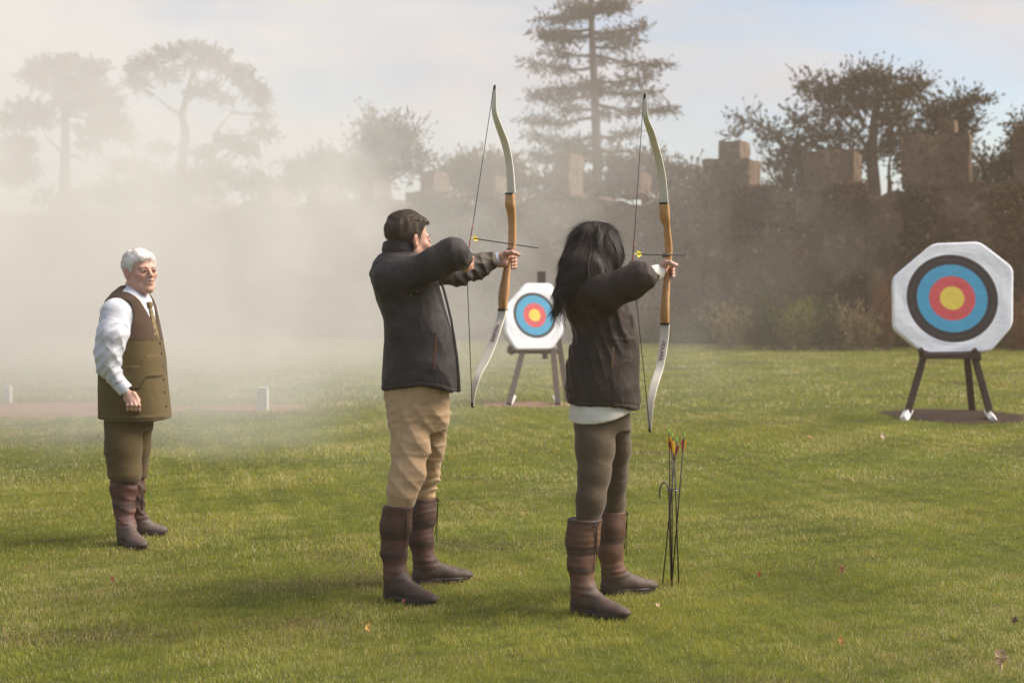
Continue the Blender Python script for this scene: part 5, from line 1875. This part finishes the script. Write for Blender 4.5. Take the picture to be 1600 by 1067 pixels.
    boot(root, G(958, 928), G(1021, 924), m(958, 798, .19), r(20.5), .43, [(.245, .275)], ((.112, .055, .033), (.070, .042, .030), (.088, .057, .044)), 1.0, seed=70)
    # body
    W, PM = m(1030, 424, .475), m(1037.5, 417.5, .492)
    FG = [[m(1037, y, .52), m(1046, y - .5, .55), m(1052, y + .5, .525), m(1050.5, y + 1.5, .49)] for y in (415.5, 420.5, 425.5, 430.5)]
    TH = [m(1034, 414, .465), m(1041, 410.5, .445), m(1047, 410.5, .44), m(1052.5, 413.5, .445), m(1057, 414, .46)]
    def hb(p):
        d = hand(p, W, PM, FG, [q for q in TH], .022, .025)
        return smin(smin(d, cap(p, m(1033, 427, .465), m(1037, 424, .465), .015, .017), .012), cap(p, m(1035, 417, .465), m(1040, 415, .465), .017, .013), .012)
    W2, P2 = m(993, 419, -.07), m(989.5, 417, .0)
    FG2 = [[m(989, y, .0), m(992, y, .02), m(992, y, .045), m(989, y + 1, .05)] for y in (411.5, 416, 420.5, 425)]
    def hb2(p): return hand(p, W2, P2, FG2, [m(985, 416, -.04), m(984, 421, -.02), m(984, 425, .01)], .022, .027)
    def hd(p): return smin(H.f(p), H.neck(p, nb, .046, .05), .03)
    TR = rows_px(Y, [(425, 905, 945, .02, .07), (445, 890, 958, .01, .13), (525, 910, 985, 0, .11), (600, 898, 985, 0, .13), (660, 900, 983, 0, .12)])
    L = [(near, [.045] * 4), (fore, [.04, .032, .026]), (far, [.045, .04, .027]), (ln, [.08, .07, .055, .05, .045]), (lf, [.07, .06, .05, .05, .045])]
    def bd(p): return body_fn(L, TR, H)(p)
    parts = []
    sk = (.52, .31, .24)
    for fn, lo, hi, h in ((hd, H.c - .2, H.c + .17, .004), (hb, *bounds([W, PM] + [q for g_ in FG for q in g_] + TH, .04), .0022), (hb2, *bounds([W2, P2] + [q for g_ in FG2 for q in g_], .04), .0028), (bd, *bounds([m(895, 420, -.3), m(990, 830, .3), m(1024, 420, .5)], .02), .013)):
        V, Q = iso(fn, lo, hi, h)
        parts.append((V, Q, H.colour(V.astype(f32), sk) if fn is hd else np.tile(np.array(sk), (len(V), 1)) * (1 + .07 * snz(V.astype(f32), 60, 3))[:, None]))
    V, Q, C = join(*parts)
    b = mesh('body', V, Q, M['skin'], root, True, col=C)
    H.eyes(b)
    for sg in (-1, 1): mb = MB(); mb.tube([H.wor((sg * x, y, z)) for x, y, z in ((.012, .1, .024), (.028, .096, .028), (.046, .078, .021))], [.002, .003, .001], 6, asp=.5); mb.build('eyebrow', M['dark_brow'], b, smooth=True)
    pass
    def cf(p): return np.maximum(np.abs(cap(p, m(1016, 429, .44), m(1030, 424.5, .475), .036, .032)) - .0045, ((p - m(1031, 424, .478).astype(f32)) @ V3(.75, .60, .15)))
    solid('sleeve_cuff', cf, *bounds([m(1012, 430, .43), m(1034, 424, .49)], .045), .0028, M['cotton'], root, (.76, .73, .66))
    # long hair
    mass = [([m(930, 387, .0), m(933, 394, .03)], [r(36.5), r(32)]),
            ([m(938, 385, -.03), m(952, 400, .0), m(953, 413, .01)], [r(28), r(18), r(13)]),
            ([m(922, 385, -.04), m(905, 416, -.10), m(890, 440, -.14), m(878, 460, -.16), m(870, 480, -.16)], [r(33), r(27), r(17), r(9), r(4)]),
            ([m(930, 400, -.05), m(924, 424, -.11), m(914, 440, -.15)], [r(34), r(26), r(14)])]
    hs_ = m(0, 347)[2]
    def hf(p):
        d = None
        for pts, rs in mass:
            e = chain(p, pts, rs, .03)
            d = e if d is None else smin(d, e, .045)
        d = d - .0045 * ridge(p, 16, 81, (1.4, 1.2, .35)) - .0035 * ridge(p, 42, 82, (1.3, 1.2, .25))
        low = np.clip((hs_ - .18 - p[:, 2]) / .2, 0, 1)
        return d + low * .006 * np.sin(p[:, 2] * 75 + 3 * snz(p, 9, 83))
    lo, hi = bounds([m(862, 345, -.3), m(975, 505, .16)], .02)
    V, Q = iso(hf, lo, hi, .005)
    C = np.array((.026, .018, .015)) * (1 + .4 * snz(V.astype(f32) * V3(1, 1, .3), 60, 84))[:, None]
    r_ = np.random.default_rng(9)
    # locks: ribbons following the fall of the hair
    crown = m(934, 352, -.01)
    # a coat of short locks lying on the mass, falling down and outwards
    kk = r_.integers(0, len(V), 22000)
    pp = V[kk]
    top_ = np.array(m(934, 350, 0))
    fl = np.stack([np.where(pp[:, 0] < top_[0] + .02, -.45, .35), -.1 + 0 * pp[:, 0], -1 + 0 * pp[:, 0]], -1) + .10 * np.stack([snz(pp.astype(f32), 14, 91), snz(pp.astype(f32), 14, 92), 0 * pp[:, 0]], -1) * 2
    sp_ = np.clip(1 - (top_[2] - pp[:, 2:3]) / .10, 0, 1)
    rad_ = pp - top_; rad_[:, 2] = -.02
    fl = fl * (1 - sp_) + rad_ / (np.linalg.norm(rad_, axis=1, keepdims=True) + 1e-6) * sp_ * 1.0
    e = 3e-3
    d0 = hf(pp.astype(f32))
    g0 = np.stack([(hf((pp + e * np.eye(3)[k]).astype(f32)) - d0) / e for k in range(3)], -1)
    g0 /= np.linalg.norm(g0, axis=1, keepdims=True) + 1e-6
    fl = fl - g0 * (fl * g0).sum(1, keepdims=True)
    fl = fl / (np.linalg.norm(fl, axis=1, keepdims=True) + 1e-6) + g0 * .015
    coat = strand_mesh(pp + g0 * .001, fl, .055, .0015, np.array((.030, .021, .017)) * (.35 + 1.5 * r_.random((len(pp), 1)) ** 2), 93, .07, 4, g0)
    SV, SQ, SC = [], [], []
    paths = []
    n = 700
    nseg = 14
    th = r_.random(n)
    for i in range(n):
        u = r_.random()
        if u < .22:      # right side, short visible part
            base = [m(934, 352, -.02), m(952, 366, -.04), m(966, 388, -.03), m(966, 408, -.02), m(958, 420, -.04)]
        elif u < .30:
            base = [m(934, 352, -.02), m(944, 370, -.10), m(950, 395, -.11), m(946, 415, -.13), m(938, 430, -.17)]
        elif u < .65:
            base = [m(932, 351, -.02), m(922, 368, -.11), m(912, 400, -.17), m(902, 435, -.22), m(886, 458, -.21), m(872, 482, -.19)]
        else:
            base = [m(930, 351, -.02), m(908, 366, -.06), m(888, 400, -.08), m(876, 430, -.12), m(868, 460, -.15), m(870, 486, -.16)]
        L_ = r_.uniform(.82, 1.0)
        off = r_.normal(size=3) * np.array((.020, .016, .010))
        q = curve(base, 5)
        q = q[:max(6, int(len(q) * L_))]
        t = np.linspace(0, 1, len(q))[:, None]
        ph = r_.random(3) * 6.28
        wav = np.stack([np.sin(t[:, 0] * 16 + ph[0]), .6 * np.sin(t[:, 0] * 13 + ph[1]), 0 * t[:, 0]], -1) * .006 * t
        q = q + off * (.35 + t) + wav
        paths.append(q)
    # loose curls at the ends
    for i in range(170):
        a = m(r_.uniform(866, 884), r_.uniform(462, 482), -.17 + r_.normal() * .03)
        e = a + np.array((r_.normal() * .022 - .002, r_.normal() * .02, -r_.uniform(.04, .13)))
        t = np.linspace(0, 1, 14)[:, None]
        ph, fr_, am = r_.random() * 6.28, r_.uniform(6, 14), r_.uniform(.003, .010)
        paths.append(a + (e - a) * t + np.concatenate([np.sin(t * fr_ + ph), np.cos(t * fr_ + ph), .4 * np.sin(t * fr_)], 1) * am)
    for q in paths:   # snap the long locks to just outside the mass
        pass
    off_ = 0
    allq = np.concatenate(paths).astype(f32)
    d = hf(allq)
    e = 2e-3
    gr = np.stack([(hf(allq + V3(*(e * np.eye(3)[k]))) - d) / e for k in range(3)], -1)
    gr /= np.linalg.norm(gr, axis=1, keepdims=True) + 1e-6
    lens = [len(q) for q in paths]
    ii = np.repeat(np.arange(len(paths)), lens)
    longl = ii < n
    tgt = .001 + .004 * r_.random(len(paths))[ii]
    allq = allq + np.where(longl, np.clip(tgt - d, -.05, .05), 0)[:, None] * gr
    k0 = 0
    for j, L_ in enumerate(lens):
        q = allq[k0:k0 + L_].astype(float); g_ = gr[k0:k0 + L_]; k0 += L_
        tg = np.gradient(q, axis=0); tg /= np.linalg.norm(tg, axis=1, keepdims=True) + 1e-9
        sd = np.cross(tg, g_ + .6 * r_.normal(size=3)); sd /= np.linalg.norm(sd, axis=1, keepdims=True) + 1e-9
        w = (.0024 if j < n else .0013) * (1 - .75 * np.linspace(0, 1, L_) ** 2)[:, None] * .5
        V_ = np.stack([q - sd * w, q + sd * w], 1).reshape(-1, 3)
        b_ = np.arange(L_ - 1)[:, None] * 2 + off_
        SV.append(V_); SQ.append(b_ + np.array([[0, 1, 3, 2]]))
        off_ += 2 * L_
        SC.append(np.tile(np.array((.034, .023, .018)) * r_.uniform(.4, 1.9), (2 * L_, 1)))
    V, Q, C = join((V, Q, C), coat, (np.concatenate(SV), np.concatenate(SQ), np.concatenate(SC)))
    mesh('hair', V, Q, M['hair'], root, True, col=C)


# ================================================== older man
def person_old():
    Y = YO; s = F / Y
    m = lambda x, y, d=0.: P(x, y, Y + d)
    r = lambda px: px / s
    root = empty('person', G(205, 848), 'older white haired man in an olive and brown waistcoat and white shirt, watching', 'person')
    H = Head(m(219.5, 424.5, -.01), R(-43), R(1), R(-2), .985, 1.04, old=True)
    nb = m(203, 468, .02)
    yaw = R(-17)
    fw, lt = np.array((math.cos(yaw), math.sin(yaw), 0)), np.array((math.sin(yaw), -math.cos(yaw), 0))
    VR = rows_px(Y, [(446, 190, 222, .01, .07), (456, 178, 231, .01, .125), (468, 168, 238, .01, .165), (484, 161, 244, .01, .18), (505, 157, 248, 0, .185), (530, 156, 253, 0, .19), (560, 155, 258, 0, .195),
                     (590, 154, 260, 0, .20), (620, 153, 263, 0, .20), (645, 153, 266, 0, .20), (664, 154, 267, 0, .20)])
    vz = m(0, 522)[2]
    cx = m(207, 500)
    hem = hem_fn(Y - .1, [(150, 654), (163, 655), (168, 657), (240, 658), (268, 655)])
    near = [m(181, 490, -.15), m(176, 520, -.19), m(169, 550, -.20), m(170, 573, -.19), m(183, 592, -.19), m(193, 604, -.19)]
    nr = [r(25.5), r(23.5), r(19), r(16.5), r(13), r(11)]
    def vest(p):
        d = loft(p, VR, 2.2)
        q = p - cx.astype(f32)
        la, fo = q @ lt.astype(f32), q @ fw.astype(f32)
        z = p[:, 2]
        v = np.abs(la - .008) - (z - vz) * .40
        d = smax(d, -smax(v, -fo, .01), .006)
        arm = cap(p, m(181, 492, -.16), m(178, 512, -.30), r(27), r(27))
        d = smax(d, -arm - .004, .006)
        d = d - .007 * fold(p, (.9, .1, -.3), .11, 1.2, 103, 3.5, .0) - .003 * fold(p, (.5, 0, 1), .05, 1.8, 104, 7, .1)
        d = smax(d, hem(p) - z, .008)
        # front edge, pocket flap, lower pocket, side vent
        d = d + .005 * np.exp(-((la + .012) / .003) ** 2) * (fo > 0) * (z < vz)
        fl = m(0, 603)[2] + np.clip((p[:, 0] - m(232, 600)[0]) / .03, 0, 1) * .062
        d = d - .0035 * ((z > fl) & (z < fl + .12)) * (p[:, 1] < Y + .05) * (p[:, 0] > m(196, 600)[0]) * (la > .0) - .0045 * np.exp(-((z - fl) / .005) ** 2) * (p[:, 0] > m(200, 600)[0]) * (la > 0)
        d = d - .004 * (np.abs(z - m(0, 648)[2]) < .004) * (la > .02)
        d = d + .009 * np.exp(-((p[:, 0] - m(166, 640)[0] + .25 * (z - m(0, 630)[2])) / .004) ** 2) * (z < m(0, 632)[2])
        return d
    def vcol(p):
        z = p[:, 2]
        la = (p - cx.astype(f32)) @ lt.astype(f32)
        n = snz(p, 14, 3)[:, None]
        ol = np.array((.112, .082, .038)) * (1 + .10 * n)
        br = np.array((.085, .054, .038)) * (1 + .14 * n)
        lim = m(0, 530)[2]
        k_ = np.clip((z - lim) / .006, 0, 1)[:, None]
        c = ol * (1 - k_) + br * k_
        e = np.exp(-((z - lim) / .004) ** 2)[:, None]
        fl = m(0, 603)[2] + np.clip((p[:, 0] - m(232, 600)[0]) / .03, 0, 1) * .062
        e2 = np.exp(-((z - fl) / .006) ** 2)[:, None] * ((p[:, 0] > m(200, 600)[0]) & (la > 0))[:, None]
        return c * (1 - .5 * e) * (1 - .6 * e2)
    vo = solid('waistcoat', vest, *bounds([m(148, 442, -.25), m(270, 666, .25)], .03), .0065, M['tweed'], root, vcol)
    for y in (536, 552, 572, 592, 612, 634):
        t = np.linspace(0, .35, 200)
        q0 = np.array((cx[0], cx[1], m(0, y)[2])) + lt * -.004
        qq_ = np.array([q0 + fw * v for v in t], f32)
        i = len(t) - 1 - np.argmax(vest(qq_)[::-1] < 0)
        mb = MB(); mb.tube([qq_[i] - fw * .002, qq_[i] + fw * .004], [.0075, .0065], 10)
        mb.build('button', M['dark_edge'], vo)
    # shirt
    SR = [(z, x, y, a - .010, b - .010) for (z, x, y, a, b) in VR]
    def sh(p):
        d = loft(p, SR, 2.2)
        d = smax(d, m(0, 600)[2] - p[:, 2], .01)
        a = chain(p, near, nr, .03)
        a2 = np.clip(1 - np.abs(a) / .03, 0, 1)
        z = p[:, 2]
        t = np.clip((m(0, 478)[2] - z) / .3, 0, 1)
        dg = p @ np.array([[1, 0, .8], [0, 1, .2], [-.8, -.2, 1]], f32)
        a = a + .004 - .007 * fold(p, (1., .1, .5), .06, 2.4, 111, 7, -.2) * (.6 + .5 * t) - .006 * fold(p, (-.7, .1, .8), .045, 2.6, 112, 8, -.1) * (.4 + .8 * t) - .012 * crumple(p, 12, 113, (.8, .8, 1.2)) + .006
        far = chain(p, [m(228, 490, .17), m(238, 550, .24), m(240, 600, .20), m(243, 622, .17)], [r(20), r(18), r(14), r(11)], .03)
        return smin(smin(d, a, .02), far, .02)
    so = solid('shirt', sh, *bounds([m(140, 444, -.33), m(262, 632, .30)], .03), .0048, M['cotton'], root, garment_col((.60, .60, .65), .03, 115, (20, .05)))
    # shirt cuff and collar
    def cf(p): return np.maximum(np.abs(cap(p, m(186, 597, -.19), m(199, 611, -.19), .043, .041)) - .004, np.abs((p - m(192.5, 604, -.19).astype(f32)) @ V3(.68, 0, -.73)) - .030)
    solid('shirt_cuff', cf, *bounds([m(183, 594, -.19), m(201, 613, -.19)], .06), .0032, M['cotton'], so, (.62, .62, .68))
    na = H.wor((0, -.022, -.06))
    ax_ = (nb - na) / np.linalg.norm(nb - na)
    cc = na + (nb - na) * .60
    cnv = -ax_ * .92 - fw * .45
    cnv /= np.linalg.norm(cnv)
    def cl(p):
        h = (p - cc.astype(f32)) @ cnv.astype(f32)
        e = cap(p, na, nb + (nb - na) * .4, .066, .070)
        d = np.maximum(np.abs(e + .20 * h) - .0038, np.abs(h) - .021)
        return d
    solid('shirt_collar', cl, cc - .14, cc + .14, .0035, M['cotton'], so, (.62, .62, .68))
    # tie
    M['tie'] = mat('tie', (.20, .145, .055), .6, noise=(240, .35), bump=[(300, .4, 2)])
    def front(la, z):
        t = np.linspace(.0, .35, 300)
        q0 = np.array((cx[0], cx[1], z)) + lt * (la + .028)
        qq_ = np.array([q0 + fw * v for v in t], f32)
        return qq_[len(t) - 1 - np.argmax(sh(qq_)[::-1] < 0)].astype(float)
    zk = m(0, 476)[2]
    T_ = [front(-.010, z_) + fw * (.004 if i else .008) for i, z_ in enumerate(np.linspace(zk, vz - .03, 7))]
    def tie(p):
        d = rbox(p, T_[0], (.019, .014, .017), .009, np.array([lt, fw, (0, 0, 1)]))
        for i in range(6):
            w = .013 + .0028 * i
            c_ = (T_[i] + T_[i + 1]) / 2
            u_ = (T_[i] - T_[i + 1]); L_ = np.linalg.norm(u_); u_ = u_ / L_
            d = smin(d, rbox(p, c_, (w, .006, L_ / 2 + .004), .004, np.array([lt, np.cross(u_, lt), u_])), .006)
        return d
    solid('tie', tie, *bounds(T_, .035), .0030, M['tie'], root)
    # breeks
    PR = rows_px(Y, [(640, 166, 238, 0, .15), (660, 165, 238, 0, .15), (672, 166, 237, 0, .13)])
    ln = [m(193, 662, -.07), m(193, 700, -.09), m(195, 738, -.10)]
    lnr = [r(29), r(27.5), r(26.5)]
    lf = [m(214, 662, .07), m(213, 700, .08), m(213, 738, .10)]
    lfr = [r(24), r(21.5), r(18)]
    hm = hem_fn(Y - .1, [(160, 745), (175, 748), (200, 753), (224, 758)])
    def tr(p):
        d = loft(p, PR, 2.2)
        d = smin(smin(d, chain(p, ln, lnr, .03), .03), chain(p, lf, lfr, .03), .025)
        z = p[:, 2]
        b = np.exp(-((z - m(0, 712)[2]) / .06) ** 2)
        dg = p @ np.array([[1, 0, .5], [0, 1, 0], [-.5, 0, 1]], f32)
        d = d - b * .012 * fold(p, (-.5, 0, 1), .045, 2.4, 121, 8, -.3) + b * .002
        d = d - .006 * fold(p, (.8, 0, .5), .08, 1.4, 123, 4)
        return smax(d, hm(p) - z, .015)
    solid('breeks', tr, *bounds([m(158, 638, -.26), m(244, 768, .24)], .03), .0065, M['tweed'], root, garment_col((.098, .070, .032), .10, 125, (16, .18)))
    # sock band / boots
    boot(root, G(197, 850), G(223, 860), m(193, 742, -.09), r(21), .40, [(.20, .235)], ((.095, .042, .032), (.062, .034, .028), (.110, .072, .062)), .98, slouch=.5, lace=False, seed=130)
    bo = boot(root, G(216, 838), G(254, 837), m(211, 744, .10), r(15), .38, [(.20, .23)], ((.080, .036, .028), (.055, .03, .026), (.120, .085, .075)), .90, slouch=.35, lace=False, seed=140)
    mb = MB(); mb.tube([m(221, 758, .02), m(222, 775, .02), m(221.5, 797, .02)], .004, 6)
    mb.build('lace', M['dark_edge'], bo, smooth=True)
    # body
    W, PM = m(198, 611, -.19), m(206, 627, -.20)
    FG = [[m(x0, 625, -.205 - dd), m(x1, 633, -.225 - dd), m(x2, 639, -.215 - dd), m(x2 + 1, 641.5, -.195 - dd)] for x0, x1, x2, dd in ((200, 200, 199.5, .0), (204.5, 206, 205.5, .008), (209, 212, 211.5, .008), (213, 217.5, 217, 0))]
    TH = [m(206, 616, -.18), m(213, 622, -.17), m(218, 629, -.17), m(220, 634, -.175)]
    ax3 = np.array([(.80, 0, .60), (0, 1, 0), (-.60, 0, .80)])
    def hb(p):
        d = hand(p, W, PM, FG, TH, .026, .030)
        d = smin(d, rbox(p, m(206, 624, -.20), (.040, .016, .036), .014, np.array([(.86, 0, .5), (0, 1, 0), (-.5, 0, .86)])), .012)
        return d
    def hd(p): return smin(H.f(p), H.neck(p, nb, .062, .068), .04)
    TR = rows_px(Y, [(455, 190, 224, .01, .08), (480, 172, 236, .01, .14), (560, 166, 244, 0, .15), (650, 168, 236, 0, .14), (668, 172, 232, 0, .12)])
    W2 = m(243, 622, .17)
    L = [(near, [.06, .055, .05, .045, .035, .028]), ([m(226, 488, .16), m(238, 550, .24), W2, m(242, 640, .15)], [.05, .045, .03, .03]), (ln + [m(196, 800, -.10)], [.08, .075, .05, .028]), (lf + [m(214, 800, .12)], [.07, .06, .04, .024])]
    def bd(p): return body_fn(L, TR, H)(p)
    parts = []
    sk = (.56, .325, .25)
    for fn, lo, hi, h in ((hd, H.c - .19, H.c + .16, .0024), (hb, *bounds([W, PM] + [q for g_ in FG for q in g_] + TH, .045), .0024), (bd, *bounds([m(160, 445, -.3), m(250, 800, .3)], .02), .013)):
        V, Q = iso(fn, lo, hi, h)
        parts.append((V, Q, H.colour(V.astype(f32), sk) if fn is hd else np.tile(np.array(sk), (len(V), 1)) * (1 + .09 * snz(V.astype(f32), 60, 3))[:, None]))
    V, Q, C = join(*parts)
    b = mesh('body', V, Q, M['skin'], root, True, col=C)
    H.eyes(b, (.07, .08, .09))
    M['white_hair'] = mat('white_hair', (.45, .40, .36), .7)
    for nm, sg in (('eyebrow', -1), ('eyebrow', 1)):
        mb = MB(); mb.tube([H.wor((sg * x, y, z)) for x, y, z in ((.010, .102, .020), (.028, .099, .024), (.048, .080, .016))], [.0012, .0022, .0008], 6, asp=.6)
        mb.build(nm, mat('grey_brow', (.26, .15, .11), .7), b, smooth=True)
    # moustache of short white hairs
    def mo(p):
        q = H.loc(p); q[:, 0] = np.abs(q[:, 0])
        return (cap(q, (.002, .1055, -.048), (.021, .095, -.0545), .0048, .0032) - .0012 * snz(q, 300, 3)) * H.k
    solid('moustache', mo, H.wor((0, .1, -.05)) - .05, H.wor((0, .1, -.05)) + .05, .0016, M['white_hair'], b)
    hl = [(-.13, -.060), (-.06, -.058), (-.045, -.045), (-.034, -.010), (-.016, .028), (.000, .028), (.008, -.004), (.022, .002), (.030, .030), (.040, .052), (.060, .072), (.1, .082)]
    def th(q): return (.0045 + .008 * np.clip((q[:, 2] - .0) / .1, 0, 1) + .003 * np.clip(-q[:, 1] / .1, 0, 1)).astype(f32)
    def ex(q, d): return smin(d, ell(q, (.0, .060, .088), (.048, .024, .014)) - .004 * snz(q, 130, 8), .02)
    V, Q = iso(hair_shell(H, th, hl, ex, 14, .002), H.c - .16, H.c + .16, .0032)
    C = np.array((.86, .82, .78)) * (1 + .08 * snz(V.astype(f32), 120, 7))[:, None]
    def field(q):
        top = np.clip((q[:, 2:3] - .06) / .03, 0, 1)
        return np.array((0, -.35, -1.)) * (1 - top) + np.array((.35, 1, -.1)) * top
    s1 = comb(H, V, 9000, 15, field, .016, .0016, lambda n, r_: np.array((.95, .90, .84)) * (.65 + .45 * r_.random((n, 1))), out=.08)
    V, Q, C = join((V, Q, C), s1)
    mesh('hair', V, Q, M['hair'], root, True, col=C)


person_man()
person_woman()
person_old()
# ------------------------------------------------------------------ air
def vol_box(name, lo, hi, label):
    mb = MB()
    lo, hi = np.array(lo, float), np.array(hi, float)
    mb.box((lo + hi) / 2, (hi - lo) / 2)
    m = bpy.data.materials.new(name)
    m.use_nodes = True
    n, l = m.node_tree.nodes, m.node_tree.links
    n.remove(n['Principled BSDF'])
    v = n.new('ShaderNodeVolumePrincipled')
    l.new(v.outputs['Volume'], n['Material Output'].inputs['Volume'])
    o = mb.build(name, m)
    tag(o, label, name, kind='stuff')
    return o, m, n, l, v


o, m, n, l, v = vol_box('haze', (-65, -13, -1), (65, 93, 20), 'thin warm autumn haze over the whole garden')
v.inputs['Density'].default_value = HAZE
v.inputs['Color'].default_value = (.95, .74, .57, 1)
v.inputs['Anisotropy'].default_value = .2

o, m, n, l, v = vol_box('smoke', (-30, 8.9, .002), (9, 40, 15), 'pale drifting smoke bank, thick at the left and thinning to the right')
v.inputs['Color'].default_value = (.845, .830, .812, 1)
v.inputs['Anisotropy'].default_value = .1
geo = n.new('ShaderNodeNewGeometry')


def mth(op, a, b=None, c=None, clamp=False):
    x = n.new('ShaderNodeMath'); x.operation = op; x.use_clamp = clamp
    for i, q in enumerate((a, b, c)):
        if q is None: continue
        if hasattr(q, 'is_linked') or hasattr(q, 'links'): l.new(q, x.inputs[i])
        else: x.inputs[i].default_value = q
    return x.outputs[0]


def sstep(x, a, b):
    r_ = n.new('ShaderNodeMapRange'); r_.interpolation_type = 'SMOOTHSTEP'
    l.new(x, r_.inputs['Value'])
    r_.inputs['From Min'].default_value, r_.inputs['From Max'].default_value = a, b
    return r_.outputs['Result']


sep = n.new('ShaderNodeSeparateXYZ')
l.new(geo.outputs['Position'], sep.inputs[0])
X, Y_, Z = sep.outputs


def ntex(scale, detail, dist=0, loc=(0, 0, 0), st=(1, 1, 1)):
    t = n.new('ShaderNodeTexNoise'); t.inputs['Scale'].default_value = scale
    t.inputs['Detail'].default_value = detail; t.inputs['Distortion'].default_value = dist
    p_ = n.new('ShaderNodeMapping'); p_.inputs['Location'].default_value = loc; p_.inputs['Scale'].default_value = st
    l.new(geo.outputs['Position'], p_.inputs[0]); l.new(p_.outputs[0], t.inputs[0])
    return t.outputs['Fac']


n1, n2 = ntex(.20, 2, .8, (4, 1, 2)), ntex(.55, 3, 1.0, (9, 3, 1))
# bank: ellipsoid-like distance, its edge broken by noise
ex = mth('MULTIPLY', mth('ADD', X, 10.8), 1 / 10.2)
ez = mth('MULTIPLY', mth('ADD', Z, 1.0), 1 / 9.3)
ey = mth('MULTIPLY', mth('ADD', Y_, -21.0), 1 / 14.0)
qq = mth('ADD', mth('ADD', mth('MULTIPLY', ex, ex), mth('MULTIPLY', ez, ez)), mth('MULTIPLY', ey, ey))
qq = mth('ADD', qq, mth('MULTIPLY', mth('SUBTRACT', n1, .5), 4.4))
qq = mth('ADD', qq, mth('MULTIPLY', mth('SUBTRACT', n2, .5), 4.2))
bank = mth('SUBTRACT', 1.0, sstep(qq, .0, 1.35))
bank = mth('MULTIPLY', bank, mth('MULTIPLY', bank, SMOKE_A))
# thin veil drifting right, low over the grass in front of the wall
veil = mth('MULTIPLY', mth('SUBTRACT', 1.0, sstep(X, -3, 6.5)), mth('SUBTRACT', 1.0, sstep(Z, 2.5, 11.0)))
veil = mth('MULTIPLY', veil, mth('MULTIPLY', mth('MULTIPLY', sstep(n1, .36, .62), sstep(n2, .32, .60)), sstep(Y_, 11, 22)))
veil = mth('MULTIPLY', veil, SMOKE_B)
dens = mth('ADD', bank, veil)
edge = mth('MULTIPLY', sstep(Y_, 9.0, 12.0), mth('MULTIPLY', sstep(Z, -1.2, .1), mth('SUBTRACT', 1.0, sstep(X, 6.5, 9.0))))
l.new(mth('MULTIPLY', dens, edge), v.inputs['Density'])
